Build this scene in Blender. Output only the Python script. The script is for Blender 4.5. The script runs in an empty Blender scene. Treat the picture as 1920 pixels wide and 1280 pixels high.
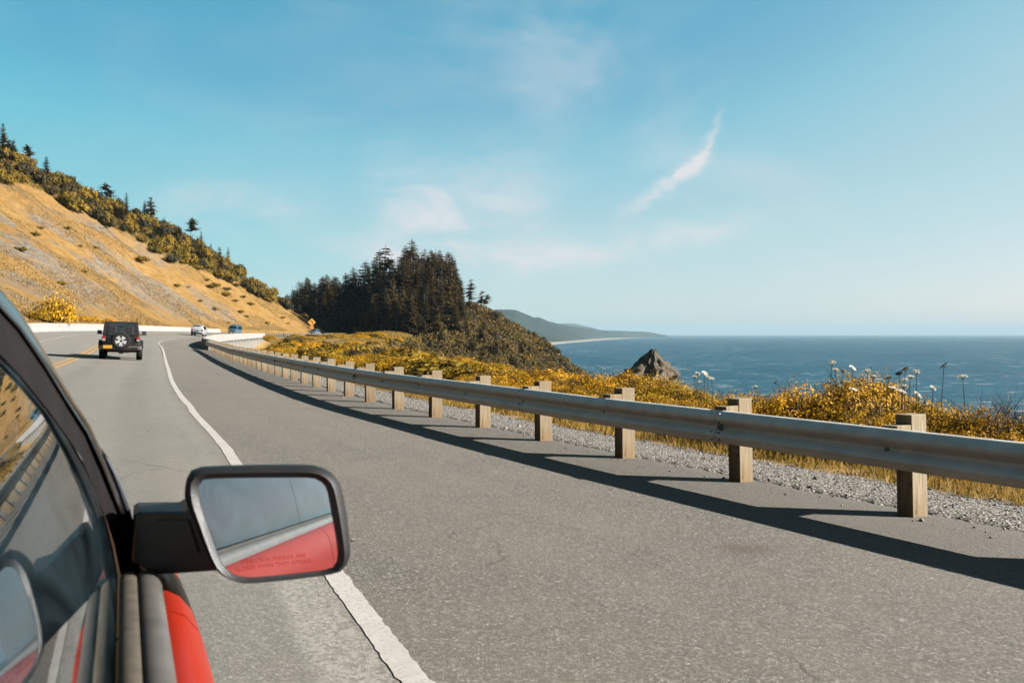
import bpy, bmesh, math, random
import numpy as np
from mathutils import Vector, Matrix, noise

R = random.Random(7)
NR = np.random.default_rng(11)
sc = bpy.context.scene
COL = sc.collection

# ------------------------------------------------------------------ camera
F_PX = 1493.0                      # focal length in pixels of the 1920 px wide photograph (28 mm)
PITCH = math.atan(14 / F_PX)
CAM_Z = 1.57
cam_data = bpy.data.cameras.new('camera')
cam_data.sensor_width = 36.0
cam_data.lens = 36.0 * F_PX / 1920
cam_data.clip_start = 0.05
cam_data.clip_end = 120000
cam_data.dof.use_dof = True
cam_data.dof.focus_distance = 16.0
cam_data.dof.aperture_fstop = 8.0
cam = bpy.data.objects.new('camera', cam_data)
COL.objects.link(cam)
cam.location = (0, 0, CAM_Z)
cam.rotation_euler = (math.radians(90) - PITCH, 0, 0)
sc.camera = cam

# ------------------------------------------------------------------ sky, sun, exposure
EXPO = 3.2
ALB = 0.36                         # all surface colours below are meant at exposure 1.7; this brings them down to their real level
SUN_EL, SUN_AZ = math.radians(27), math.radians(94)      # azimuth clockwise from +Y
world = bpy.data.worlds.new('World')
sc.world = world
world.use_nodes = True
wn, wl = world.node_tree.nodes, world.node_tree.links
bg = wn['Background']
sky = wn.new('ShaderNodeTexSky')
sky.sky_type = 'NISHITA'
sky.sun_disc = False
sky.sun_elevation = SUN_EL
sky.sun_rotation = SUN_AZ
sky.air_density = 0.6
sky.dust_density = 1.0
sky.ozone_density = 3.0
sky.altitude = 40
# film colour response of the sky, one curve per channel (input scaled by 1.4)
sc1 = wn.new('ShaderNodeMix'); sc1.data_type = 'RGBA'; sc1.blend_type = 'MULTIPLY'
sc1.inputs['Factor'].default_value = 1.0
sc1.inputs[7].default_value = (.14, .14, .14, 1)
wl.new(sky.outputs[0], sc1.inputs[6])
cv = wn.new('ShaderNodeRGBCurve')
wl.new(sc1.outputs[2], cv.inputs['Color'])
K = 1.4 / 2.83
for ch, pts in enumerate((
        [(0, 0), (.21, .11), (.26, .165), (.376, .335), (.45, .415), (.6, .51), (.86, .67), (1.2, .85), (2.02, .93)],
        [(0, 0), (.37, .40), (.44, .445), (.59, .595), (.73, .655), (.88, .71), (1.06, .75), (1.35, .82), (2.02, .90)],
        [(0, 0), (.73, .58), (.87, .63), (1.08, .715), (1.26, .735), (1.40, .76), (2.02, .88)])):
    c = cv.mapping.curves[ch]
    while len(c.points) > 2:
        c.points.remove(c.points[1])
    c.points[0].location = (0, 0)
    c.points[1].location = (pts[-1][0] * K, pts[-1][1])
    for p in pts[1:-1]:
        c.points.new(p[0] * K, p[1])
cv.mapping.use_clip = False
cv.mapping.update()


def wmath(op, a, b=None, c=None, clamp=False):
    n = wn.new('ShaderNodeMath'); n.operation = op; n.use_clamp = clamp
    for i, v in enumerate((a, b, c)):
        if v is None: continue
        if isinstance(v, (int, float)): n.inputs[i].default_value = v
        else: wl.new(v, n.inputs[i])
    return n.outputs[0]


tc = wn.new('ShaderNodeTexCoord')
sep = wn.new('ShaderNodeSeparateXYZ')
wl.new(tc.outputs['Generated'], sep.inputs[0])
AZ = wmath('ARCTAN2', sep.outputs[0], sep.outputs[1])       # azimuth, clockwise from +Y
EL = wmath('ARCSINE', sep.outputs[2])


def wwarp(x, seed, scale, amp, squeeze):
    m = wn.new('ShaderNodeMapping'); m.inputs['Scale'].default_value = (1, 1, squeeze); m.inputs['Location'].default_value = (seed, seed * 2.3, 0)
    wl.new(tc.outputs['Generated'], m.inputs[0])
    n = wn.new('ShaderNodeTexNoise'); n.inputs['Scale'].default_value = scale; n.inputs['Detail'].default_value = 8; n.inputs['Roughness'].default_value = .62
    wl.new(m.outputs[0], n.inputs[0])
    return wmath('ADD', x, wmath('MULTIPLY', wmath('SUBTRACT', n.outputs[0], .5), amp))


AZ0, EL0 = AZ, EL
AZ = wwarp(AZ0, 1.7, 5.0, .17, 1.6)
EL = wwarp(EL0, 4.1, 7.0, .075, 1.8)


def ridge(el0, coef, az0, width, soft_lo, soft_hi, a0, a1):
    """a cirrus streak: a soft band round the curve el = el0 + coef.(az-az0)^k, faded out outside az in [a0, a1]"""
    d = wmath('SUBTRACT', AZ, az0)
    e = wmath('ADD', wmath('MULTIPLY', d, coef[0]), el0)
    if len(coef) > 1:
        e = wmath('ADD', e, wmath('MULTIPLY', wmath('MULTIPLY', d, d), coef[1]))
    dd = wmath('SUBTRACT', EL, e)
    g = wmath('POWER', 2.718, wmath('MULTIPLY', wmath('MULTIPLY', dd, dd), -1.0 / width ** 2))
    def ss(x, lo, hi):
        n = wn.new('ShaderNodeMapRange'); n.interpolation_type = 'SMOOTHSTEP'
        wl.new(x, n.inputs[0]); n.inputs[1].default_value = lo; n.inputs[2].default_value = hi
        return n.outputs[0]
    f = wmath('MULTIPLY', ss(AZ, a0, a0 + soft_lo), ss(AZ, a1, a1 - soft_hi))
    return wmath('MULTIPLY', g, f)


def wnoise(scale, detail, rough, dist, vec_scale, rot=0.0):
    m = wn.new('ShaderNodeMapping'); m.inputs['Scale'].default_value = vec_scale
    m.inputs['Rotation'].default_value = (0, rot, 0)
    wl.new(tc.outputs['Generated'], m.inputs[0])
    n = wn.new('ShaderNodeTexNoise'); n.inputs['Scale'].default_value = scale
    n.inputs['Detail'].default_value = detail; n.inputs['Roughness'].default_value = rough
    n.inputs['Distortion'].default_value = dist
    wl.new(m.outputs[0], n.inputs[0])
    return n.outputs[0]


def wramp(x, lo, hi):
    n = wn.new('ShaderNodeMapRange'); n.interpolation_type = 'SMOOTHSTEP'
    wl.new(x, n.inputs[0]); n.inputs[1].default_value = lo; n.inputs[2].default_value = hi
    return n.outputs[0]


n_f = wramp(wnoise(7, 7, .62, .6, (1, 1, 2.6), .35), .30, .66)
n_w = wramp(wnoise(2.6, 5, .55, .4, (1, 1, 2.2), .2), .40, .72)
n_d = wramp(wnoise(16, 6, .65, .5, (1, 1, 1.2), -.9), .25, .75)
streak = ridge(.196, (1.0, 3.2), .192, .0125, .13, .045, .075, .262)
streak2 = ridge(.194, (1.15, 0), .19, .012, .05, .05, .13, .25)
hooked = wmath('MULTIPLY', wmath('ADD', streak, wmath('MULTIPLY', streak2, .5)), wmath('ADD', wmath('MULTIPLY', n_d, .75), .25))
puff = wmath('MULTIPLY', ridge(.142, (-.10, 0), -.055, .060, .09, .11, -.20, .09), wmath('ADD', wmath('MULTIPLY', n_f, .9), .1))
low = wmath('MULTIPLY', ridge(.104, (.10, .3), .1, .018, .12, .14, -.28, .36), wmath('ADD', wmath('MULTIPLY', n_f, .8), .15))
lowl = wmath('MULTIPLY', ridge(.145, (0, 0), -.34, .02, .1, .1, -.46, -.2), wmath('MULTIPLY', n_f, .5))
veil = wmath('MULTIPLY', ridge(.34, (-.75, 0), .05, .13, .18, .2, -.16, .46), wmath('MULTIPLY', n_w, .40))
thin = wmath('MULTIPLY', wmath('MULTIPLY', n_w, n_f), .13)
mask = wmath('ADD', wmath('ADD', wmath('MULTIPLY', hooked, .85), wmath('MULTIPLY', puff, .95)),
             wmath('ADD', wmath('ADD', wmath('MULTIPLY', low, .75), veil), wmath('ADD', lowl, thin)), clamp=True)
cm = wn.new('ShaderNodeMix'); cm.data_type = 'RGBA'
wl.new(mask, cm.inputs['Factor'])
# the sky away from the sun is deeper
sdot = wn.new('ShaderNodeVectorMath'); sdot.operation = 'DOT_PRODUCT'
wl.new(tc.outputs['Generated'], sdot.inputs[0])
sdot.inputs[1].default_value = (math.sin(SUN_AZ) * math.cos(SUN_EL), math.cos(SUN_AZ) * math.cos(SUN_EL), math.sin(SUN_EL))
deep_f = wramp(sdot.outputs['Value'], .0, -.62)
dm = wn.new('ShaderNodeMix'); dm.data_type = 'RGBA'; dm.blend_type = 'MULTIPLY'
wl.new(deep_f, dm.inputs['Factor']); wl.new(cv.outputs[0], dm.inputs[6]); dm.inputs[7].default_value = (.50, .915, .955, 1)
wl.new(dm.outputs[2], cm.inputs[6])
cm.inputs[7].default_value = (.76, .775, .80, 1)
# back from display level to scene light: strength * 2**EXPO * factor = 1
STR = 0.15
gain = 1.0 / (STR * 2 ** EXPO)
sc2 = wn.new('ShaderNodeMix'); sc2.data_type = 'RGBA'; sc2.blend_type = 'MULTIPLY'
sc2.inputs['Factor'].default_value = 1.0
sc2.inputs[7].default_value = (gain, gain, gain, 1)
wl.new(cm.outputs[2], sc2.inputs[6])
wl.new(sc2.outputs[2], bg.inputs['Color'])
bg.inputs['Strength'].default_value = STR

sun_data = bpy.data.lights.new('sun', 'SUN')
sun_data.energy = 5.0
sun_data.angle = math.radians(0.53)
sun_data.color = (1.0, 0.965, 0.905)
sun = bpy.data.objects.new('sun', sun_data)
COL.objects.link(sun)
sd = Vector((math.sin(SUN_AZ) * math.cos(SUN_EL), math.cos(SUN_AZ) * math.cos(SUN_EL), math.sin(SUN_EL)))
sun.rotation_euler = sd.to_track_quat('Z', 'Y').to_euler()
sun.location = (40, 0, 60)

sc.view_settings.view_transform = 'Standard'
sc.view_settings.look = 'None'
sc.view_settings.exposure = EXPO
sc.view_settings.gamma = 1.0
sc.view_settings.use_curve_mapping = False
sc.render.engine = 'CYCLES'
sc.cycles.use_denoising = True
sc.cycles.max_bounces = 6
sc.cycles.diffuse_bounces = 2
sc.cycles.glossy_bounces = 4
sc.cycles.transmission_bounces = 4
sc.cycles.volume_bounces = 0
sc.cycles.sample_clamp_indirect = 6.0
sc.cycles.caustics_reflective = False
sc.cycles.caustics_refractive = False

# ------------------------------------------------------------------ material helpers


class NT:
    def __init__(self, name):
        self.m = bpy.data.materials.new(name); self.m.use_nodes = True
        self.n, self.l = self.m.node_tree.nodes, self.m.node_tree.links
        self.b = self.n['Principled BSDF']
        self.out = self.n['Material Output']

    def put(self, sock, v):
        if isinstance(v, (int, float)): sock.default_value = v
        elif isinstance(v, tuple): sock.default_value = v if len(v) == 4 or len(sock.default_value) == 3 else (*v, 1)
        else: self.l.new(v, sock)

    def math(self, op, a, b=None, clamp=False):
        n = self.n.new('ShaderNodeMath'); n.operation = op; n.use_clamp = clamp
        self.put(n.inputs[0], a)
        if b is not None: self.put(n.inputs[1], b)
        return n.outputs[0]

    def mix(self, f, a, b, blend='MIX'):
        n = self.n.new('ShaderNodeMix'); n.data_type = 'RGBA'; n.blend_type = blend
        self.put(n.inputs['Factor'], f); self.put(n.inputs[6], a); self.put(n.inputs[7], b)
        return n.outputs[2]

    def ramp(self, x, lo, hi, o0=0.0, o1=1.0):
        n = self.n.new('ShaderNodeMapRange'); n.interpolation_type = 'SMOOTHSTEP'
        self.put(n.inputs[0], x)
        for i, v in enumerate((lo, hi, o0, o1)): n.inputs[i + 1].default_value = v
        return n.outputs[0]

    def coords(self, kind='Object', scale=(1, 1, 1)):
        t = self.n.new('ShaderNodeTexCoord')
        m = self.n.new('ShaderNodeMapping'); m.inputs['Scale'].default_value = scale
        self.l.new(t.outputs[kind], m.inputs[0])
        return m.outputs[0]

    def uv(self, name):
        n = self.n.new('ShaderNodeUVMap'); n.uv_map = name
        s = self.n.new('ShaderNodeSeparateXYZ'); self.l.new(n.outputs[0], s.inputs[0])
        return n.outputs[0], s.outputs[0], s.outputs[1]

    def attr(self, name):
        n = self.n.new('ShaderNodeAttribute'); n.attribute_name = name
        return n.outputs['Fac']

    def noise(self, scale, detail=4, rough=.55, vec=None, dist=0.0):
        n = self.n.new('ShaderNodeTexNoise')
        n.inputs['Scale'].default_value = scale; n.inputs['Detail'].default_value = detail
        n.inputs['Roughness'].default_value = rough; n.inputs['Distortion'].default_value = dist
        if vec is not None: self.l.new(vec, n.inputs[0])
        return n.outputs[0]

    def voro(self, scale, vec=None, out='Color', rnd=1.0):
        n = self.n.new('ShaderNodeTexVoronoi'); n.inputs['Scale'].default_value = scale
        n.inputs['Randomness'].default_value = rnd
        if vec is not None: self.l.new(vec, n.inputs[0])
        return n.outputs[out]

    def bump(self, h, strength=.5, dist=.02):
        n = self.n.new('ShaderNodeBump'); n.inputs['Strength'].default_value = strength
        n.inputs['Distance'].default_value = dist
        self.l.new(h, n.inputs['Height'])
        self.l.new(n.outputs[0], self.b.inputs['Normal'])

    def island(self):
        n = self.n.new('ShaderNodeNewGeometry'); return n.outputs['Random Per Island']

    def objrand(self):
        n = self.n.new('ShaderNodeObjectInfo'); return n.outputs['Random']

    def colramp(self, x, stops):
        n = self.n.new('ShaderNodeValToRGB'); self.l.new(x, n.inputs[0])
        e = n.color_ramp.elements
        e[0].position, e[0].color = stops[0][0], (*stops[0][1], 1)
        e[1].position, e[1].color = stops[-1][0], (*stops[-1][1], 1)
        for p, c in stops[1:-1]:
            k = e.new(p); k.color = (*c, 1)
        return n.outputs[0]

    def base(self, c, rough=.8, spec=.3, metal=0.0, alb=True):
        if not isinstance(rough, (int, float)) or rough >= .6: spec *= .3
        if alb: c = self.mix(1.0, c, (ALB, ALB, ALB, 1), 'MULTIPLY')
        self.albedo = c
        self.put(self.b.inputs['Base Color'], c)
        self.put(self.b.inputs['Roughness'], rough)
        self.b.inputs['Specular IOR Level'].default_value = spec
        self.b.inputs['Metallic'].default_value = metal
        return self.m


def simple(name, c, rough=.6, spec=.4, metal=0.0, var=.12, scale=8.0, coat=0.0, bump=0.0):
    t = NT(name)
    nz = t.noise(scale, 5, .6, t.coords('Object'))
    lo = tuple(x * (1 - var) for x in c); hi = tuple(min(1, x * (1 + var)) for x in c)
    t.base(t.mix(t.ramp(nz, .3, .7), lo, hi), rough, spec, metal)
    if coat:
        t.b.inputs['Coat Weight'].default_value = coat
        t.b.inputs['Coat Roughness'].default_value = .05
    if bump:
        t.bump(t.noise(scale * 6, 4, .6, t.coords('Object')), bump, .004)
    return t.m


def foliage(name, stops, trans=.25, tint=.25, dead=0.0):
    """leaf material: every leaf its own tone, every plant a slight tint of its own"""
    t = NT(name)
    c = t.colramp(t.island(), stops)
    if dead > 0:                                   # brown clumps: shade of the gaps between leaves painted into their colour
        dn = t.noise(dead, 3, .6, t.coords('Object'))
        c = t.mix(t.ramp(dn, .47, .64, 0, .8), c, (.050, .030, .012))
    k = t.ramp(t.objrand(), 0, 1, 1 - tint, 1 + tint)
    cc = t.n.new('ShaderNodeCombineColor')
    t.l.new(t.math('MULTIPLY', k, 1.0), cc.inputs[0])
    t.l.new(t.math('ADD', t.math('MULTIPLY', k, .7), .3), cc.inputs[1])
    cc.inputs[2].default_value = 1.0
    c = t.mix(1.0, c, cc.outputs[0], 'MULTIPLY')
    t.base(c, .6, .12)
    tr = t.n.new('ShaderNodeBsdfTranslucent'); t.l.new(t.albedo, tr.inputs[0])
    mx = t.n.new('ShaderNodeMixShader'); mx.inputs[0].default_value = trans
    t.l.new(t.b.outputs[0], mx.inputs[1]); t.l.new(tr.outputs[0], mx.inputs[2])
    t.l.new(mx.outputs[0], t.out.inputs[0])
    return t.m


M = {}
# asphalt: UV map "road" = metres along / across, "edge" = across measured from the right edge line
t = NT('asphalt')
vr, ua, ub = t.uv('road'); ve, ea, eb = t.uv('edge')
co = t.coords('Object')
agg = t.voro(72, co, 'Color'); ag = t.n.new('ShaderNodeSeparateColor'); t.l.new(agg, ag.inputs[0])
aggs = ag.outputs[0]
fine = t.noise(160, 3, .7, co)
mid = t.noise(9, 5, .6, co)
big = t.noise(.45, 5, .55, co)
mp = t.n.new('ShaderNodeMapping'); mp.inputs['Scale'].default_value = (.05, 1.6, 1); t.l.new(vr, mp.inputs[0])
lane = t.noise(1.0, 4, .5, mp.outputs[0])
col = t.mix(t.ramp(aggs, .15, .95), (.078, .071, .063), (.208, .190, .168))
col = t.mix(t.ramp(aggs, .925, .975), col, (.32, .30, .275))
col = t.mix(t.ramp(fine, .60, .38, 0, .75), col, (.060, .051, .040))
col = t.mix(t.ramp(mid, .35, .7, 0, .35), col, (.114, .096, .075))
col = t.mix(t.ramp(big, .35, .68, 0, .30), col, (.173, .149, .118))
col = t.mix(t.ramp(lane, .35, .7, 0, .22), col, (.180, .157, .128))
# strip next to the guardrail: older, browner pavement
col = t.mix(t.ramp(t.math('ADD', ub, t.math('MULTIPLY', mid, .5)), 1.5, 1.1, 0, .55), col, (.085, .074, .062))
col = t.mix(t.ramp(eb, -.1, .3, 0, .22), col, (.28, .272, .25))  # lane painted paler, standing in for the grazing sheen of the far road
# worn ghost of the older edge line, left of the present one
wob = t.math('MULTIPLY', t.math('SUBTRACT', t.noise(2.2, 3, .5, co), .5), .16)
gx = t.math('ABSOLUTE', t.math('SUBTRACT', t.math('ADD', eb, wob), .22))
ghost = t.math('MULTIPLY', t.ramp(gx, .19, .11), t.ramp(t.noise(38, 5, .7, co), .40, .60))
fade = t.ramp(ua, 15.5, 21.0, 1.0, .15)
col = t.mix(t.math('MULTIPLY', t.math('MULTIPLY', ghost, fade), .75), col, (.30, .28, .25))
ve_ = t.n.new('ShaderNodeTexVoronoi'); ve_.feature = 'DISTANCE_TO_EDGE'; ve_.inputs['Scale'].default_value = .42
wv = t.n.new('ShaderNodeVectorMath'); wv.operation = 'ADD'; t.l.new(co, wv.inputs[0])
wn_ = t.n.new('ShaderNodeTexNoise'); wn_.inputs['Scale'].default_value = 1.6; wn_.inputs['Detail'].default_value = 5; t.l.new(co, wn_.inputs[0]); t.l.new(wn_.outputs['Color'], wv.inputs[1])
t.l.new(wv.outputs[0], ve_.inputs[0])
crk = t.math('MULTIPLY', t.ramp(ve_.outputs[0], .006, .002), t.ramp(t.noise(.3, 3, .5, co), .48, .60))
col = t.mix(t.math('MULTIPLY', crk, .65), col, (.04, .035, .03))
wheel = t.math('ABSOLUTE', t.math('SUBTRACT', t.math('ABSOLUTE', t.math('SUBTRACT', eb, 1.85)), .85))
col = t.mix(t.ramp(wheel, .40, .10, 0, .20), col, (.095, .086, .074))
# transverse joints and fine cracks
jx = t.math('ABSOLUTE', t.math('SUBTRACT', ua, t.math('ADD', 62.0, t.math('MULTIPLY', t.noise(.7, 2, .5, co), .5))))
col = t.mix(t.ramp(jx, .10, .05, 0, .55), col, (.05, .046, .042))
# brownish stain on the shoulder
sx = t.n.new('ShaderNodeVectorMath'); sx.operation = 'DISTANCE'
m2 = t.n.new('ShaderNodeMapping'); m2.inputs['Location'].default_value = (-1.66, -1.15, 0)
m2.inputs['Rotation'].default_value = (0, 0, .1)
m2.inputs['Scale'].default_value = (1.0, 2.2, 0.0)
m2.vector_type = 'TEXTURE'
t.l.new(co, m2.inputs[0])
st = t.noise(6, 4, .6, co)
STAIN = (co, st)
dst = t.n.new('ShaderNodeVectorMath'); dst.operation = 'SUBTRACT'; t.l.new(co, dst.inputs[0]); dst.inputs[1].default_value = (1.66, 5.62, 0)
dsc = t.n.new('ShaderNodeVectorMath'); dsc.operation = 'MULTIPLY'; t.l.new(dst.outputs[0], dsc.inputs[0]); dsc.inputs[1].default_value = (3.4, 6.5, 0)
dl = t.n.new('ShaderNodeVectorMath'); dl.operation = 'LENGTH'; t.l.new(dsc.outputs[0], dl.inputs[0])
smask = t.ramp(t.math('ADD', dl.outputs['Value'], t.math('MULTIPLY', st, 1.2)), 1.7, .7, 0, .6)
col = t.mix(smask, col, (.075, .045, .030))
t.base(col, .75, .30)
t.bump(t.math('ADD', t.math('MULTIPLY', aggs, .8), fine), .8, .008)
M['asphalt'] = t.m


def paint(name, c, c2):
    t = NT(name); co = t.coords('Object')
    k = t.ramp(t.noise(55, 5, .7, co), .36, .52)
    k2 = t.ramp(t.noise(3.5, 4, .6, co), .35, .7)
    cc = t.mix(k2, c, tuple(x * .86 for x in c))
    t.base(t.mix(t.math('MAXIMUM', t.math('SUBTRACT', 1.0, k), 0.0), cc, c2), .75, .3)
    t.bump(t.noise(140, 3, .6, co), .3, .004)
    return t.m


M['white_paint'] = paint('white_paint', (.345, .32, .295), (.25, .228, .205))
M['yellow_paint'] = paint('yellow_paint', (.40, .21, .022), (.26, .16, .05))

# ground on the sea side: gravel / dry grass soil / sandy earth
t = NT('verge_soil'); co = t.coords('Object')
gr = t.attr('gravel')
v1 = t.n.new('ShaderNodeSeparateColor'); t.l.new(t.voro(34, co, 'Color'), v1.inputs[0])
vd = t.voro(34, co, 'Distance')
gcol = t.colramp(v1.outputs[0], [(0, (.08, .07, .06)), (.5, (.22, .20, .172)), (1, (.42, .385, .345))])
gcol = t.mix(t.ramp(vd, .35, .6, 0, .6), gcol, (.04, .036, .03))
gn = t.noise(3, 5, .65, co)
soil = t.colramp(gn, [(.3, (.17, .105, .036)), (.5, (.27, .165, .052)), (.7, (.36, .235, .085))])
soil = t.mix(t.math('MULTIPLY', t.attr('scrubby'), t.ramp(t.noise(1.2, 5, .65, co), .3, .6, .5, 1.0)), soil, (.125, .082, .026))
soil = t.mix(t.ramp(t.noise(40, 4, .7, co), .35, .65, 0, .5), soil, (.11, .07, .028))
sand = t.ramp(t.noise(.05, 4, .6, co), .52, .66)
soil = t.mix(t.math('MULTIPLY', sand, t.attr('sandy')), soil, (.32, .225, .12))
gm = t.ramp(t.math('ADD', gr, t.math('MULTIPLY', t.math('SUBTRACT', t.noise(2.5, 4, .6, co), .5), .9)), .35, .62)
t.base(t.mix(gm, soil, gcol), .95, .1)
t.bump(t.math('ADD', t.math('MULTIPLY', vd, t.math('MULTIPLY', gm, -1.0)), t.noise(25, 5, .7, co)), .8, .03)
M['verge'] = t.m

# golden dry-grass hillside with scree
t = NT('dry_grass_slope'); co = t.coords('Object')
a = t.noise(.038, 6, .62, co, .8); b = t.noise(.5, 5, .65, co); c = t.noise(3.2, 5, .7, co)
ml = t.coords('Object', (.4, .4, .16))
d = t.noise(.9, 5, .65, ml, .4)
grass = t.colramp(b, [(.28, (.168, .093, .028)), (.45, (.243, .138, .041)), (.6, (.298, .176, .057)), (.75, (.33, .214, .083))])
grass = t.mix(t.ramp(c, .40, .62, 0, .42), grass, (.13, .075, .026))
grass = t.mix(t.ramp(d, .5, .68, 0, .28), grass, (.33, .235, .118))
vv = t.n.new('ShaderNodeSeparateColor'); t.l.new(t.voro(1.6, co, 'Color'), vv.inputs[0])
scree = t.colramp(vv.outputs[0], [(0, (.085, .078, .070)), (.6, (.155, .142, .126)), (1, (.215, .197, .172))])
sm = t.math('MULTIPLY', t.ramp(a, .47, .55), t.ramp(t.math('ADD', b, t.math('MULTIPLY', c, .5)), 1.08, .60))
sm = t.math('MULTIPLY', sm, t.attr('scree'))
hill_col = t.mix(t.math('MULTIPLY', sm, .95), grass, scree)
t.base(hill_col, .95, .08)
t.bump(t.math('ADD', t.math('MULTIPLY', c, .6), t.math('ADD', t.noise(9, 4, .7, co), t.math('MULTIPLY', d, 1.0))), .9, .35)
M['hill'] = t.m

t = NT('headland_scrub'); co = t.coords('Object')
a = t.noise(.09, 5, .6, co); b = t.noise(.7, 6, .7, co)
hc = t.colramp(b, [(.3, (.016, .013, .007)), (.5, (.040, .032, .014)), (.62, (.062, .046, .018)), (.8, (.10, .072, .026))])
hc = t.mix(t.ramp(a, .54, .68, 0, .6), hc, (.10, .075, .020))
t.base(hc, .95, .08)
t.bump(t.math('ADD', b, t.noise(3, 4, .7, co)), 1.0, 1.2)
M['headland'] = t.m

t = NT('sea_water'); co = t.coords('Object')
ms = t.coords('Object', (.35, 1, 1)); 
w1 = t.noise(.045, 6, .7, ms, .3); w2 = t.noise(.004, 4, .6, ms); w3 = t.noise(.35, 4, .65, ms)
deep = t.mix(t.ramp(w2, .3, .7), (.006, .044, .073), (.009, .056, .089))
deep = t.mix(t.ramp(w1, .35, .68, 0, .8), deep, (.016, .078, .115))
deep = t.mix(t.ramp(w3, .5, .75, 0, .5), deep, (.005, .028, .047))
mcap = t.coords('Object', (.5, 1.6, 1))
caps = t.math('MULTIPLY', t.ramp(t.noise(.075, 3, .6, mcap, .2), .60, .625), t.ramp(t.noise(.011, 3, .5, co), .42, .58))
deep = t.mix(t.math('MULTIPLY', caps, .85), deep, (.34, .34, .33))
t.base(deep, .6, .14)
t.bump(t.math('ADD', w1, t.math('MULTIPLY', w3, .5)), 1.0, 2.5)
M['sea'] = t.m

M['far_forest'] = simple('far_forest', (.016, .024, .020), .95, .05, var=.5, scale=.006)
M['far_sand'] = simple('far_sand', (.24, .20, .15), .95, .05, var=.15, scale=.004)
M['surf'] = simple('surf_foam', (.30, .30, .29), .9, .1, var=.2, scale=.02)

t = NT('rock'); co = t.coords('Object')
r1 = t.noise(.35, 6, .7, co, 1.0); r2 = t.noise(1.8, 6, .7, t.coords('Object', (1, 1, .4)))
rc = t.colramp(r2, [(.3, (.055, .042, .028)), (.5, (.135, .105, .072)), (.7, (.24, .195, .145))])
rc = t.mix(t.ramp(r1, .5, .66, 0, .5), rc, (.17, .115, .05))
t.base(rc, .95, .1); t.bump(t.math('ADD', r2, r1), 1.0, 1.0)
M['rock'] = t.m

# timber of posts and blocks
t = NT('weathered_timber'); co = t.coords('Object', (14, 14, 1.1))
g = t.noise(2.2, 6, .65, co, 1.2); s = t.noise(1.4, 4, .6, t.coords('Object'))
wc = t.colramp(g, [(.25, (.10, .072, .047)), (.46, (.215, .168, .108)), (.72, (.31, .256, .175))])
wc = t.mix(t.ramp(t.objrand(), 0, 1, 0, .6), wc, (.17, .12, .072))
wc = t.mix(t.ramp(t.noise(30, 3, .5, t.coords('Object', (1, 1, .04))), .62, .70, 0, .75), wc, (.055, .038, .024))
sep2 = t.n.new('ShaderNodeSeparateXYZ'); t.l.new(t.coords('Object'), sep2.inputs[0])
wc = t.mix(t.math('MULTIPLY', t.ramp(t.math('ADD', sep2.outputs[2], t.math('MULTIPLY', s, .3)), .42, .12), .5), wc, (.15, .088, .036))
wc = t.mix(t.ramp(t.voro(9, t.coords('Object', (1, 1, .5)), 'Distance'), .14, .07, 0, .7), wc, (.06, .035, .02))
t.base(wc, .85, .2); t.bump(g, .5, .006)
M['timber'] = t.m

t = NT('galvanised_steel'); co = t.coords('Object', (1, 1, 1))
g = t.noise(5, 5, .65, co); g2 = t.noise(60, 3, .6, co)
gc = t.mix(t.ramp(g, .3, .7), (.235, .220, .196), (.30, .283, .255))
gc = t.mix(t.ramp(t.noise(1.1, 5, .7, t.coords('Object', (.3, .3, 3))), .55, .75, 0, .5), gc, (.24, .19, .14))
gc = t.mix(t.ramp(t.noise(2.2, 6, .75, t.coords('Object', (1, 1, 2.5))), .60, .74, 0, .55), gc, (.20, .12, .065))
t.base(gc, t.ramp(g, .3, .7, .42, .58), .6, .12, False)
t.bump(g2, .08, .002)
M['steel'] = t.m
M['old_steel'] = simple('dull_steel', (.17, .15, .125), .7, .2)
M['bolt'] = simple('bolt_steel', (.22, .20, .18), .5, .5, .7)
M['reflector'] = simple('reflector_tab', (.30, .29, .27), .4, .5, .2)

t = NT('pale_concrete'); co = t.coords('Object')
g = t.noise(.8, 6, .65, co); g2 = t.noise(14, 5, .6, co)
cc = t.mix(t.ramp(g, .3, .7), (.195, .185, .172), (.245, .234, .220))
cc = t.mix(t.ramp(t.noise(1.3, 5, .7, t.coords('Object', (1, 1, .12))), .56, .74, 0, .5), cc, (.15, .136, .118))
t.base(cc, .9, .2); t.bump(g2, .3, .01)
M['concrete'] = t.m

# car materials
t = NT('red_car_paint'); co = t.coords('Object')
t.base((.19, .012, .005), .30, .05)
t.b.inputs['Coat Weight'].default_value = .01; t.b.inputs['Coat Roughness'].default_value = .08
M['red'] = t.m
M['black_plastic'] = simple('black_textured_plastic', (.0065, .0052, .0048), .50, .22, var=.2, scale=60, bump=.2)
M['gloss_black'] = simple('gloss_black_trim', (.006, .005, .005), .22, .5, var=.1, coat=.4)
M['rubber'] = simple('rubber', (.016, .014, .013), .8, .25, var=.25, scale=40)
M['grey_trim'] = simple('grey_trim', (.055, .050, .045), .62, .4, .0, var=.2, scale=14)
t = NT('dark_window_glass'); gd = t.ramp(t.noise(3.2, 5, .6, t.coords('Object', (1, 1, 2.5)), 1.2), .35, .72)
t.base(t.mix(gd, (.002, .004, .005), (.017, .027, .032)), .015, .5); t.b.inputs['IOR'].default_value = 1.62
M['glass'] = t.m
t = NT('mirror_silver'); t.base((.76, .82, .84), .012, .5, 1.0, False); M['mirror'] = t.m
M['etched'] = simple('etched_print', (.30, .035, .025), .6, .2)
M['seal'] = simple('weathered_seal', (.062, .052, .040), .65, .25, var=.25, scale=30)
M['matt_black'] = simple('matt_black_frame', (.008, .0065, .006), .7, .18, var=.2, scale=20)
M['dark_mirror'] = simple('dark_mirror_glass', (.02, .025, .03), .3, .4)
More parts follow.
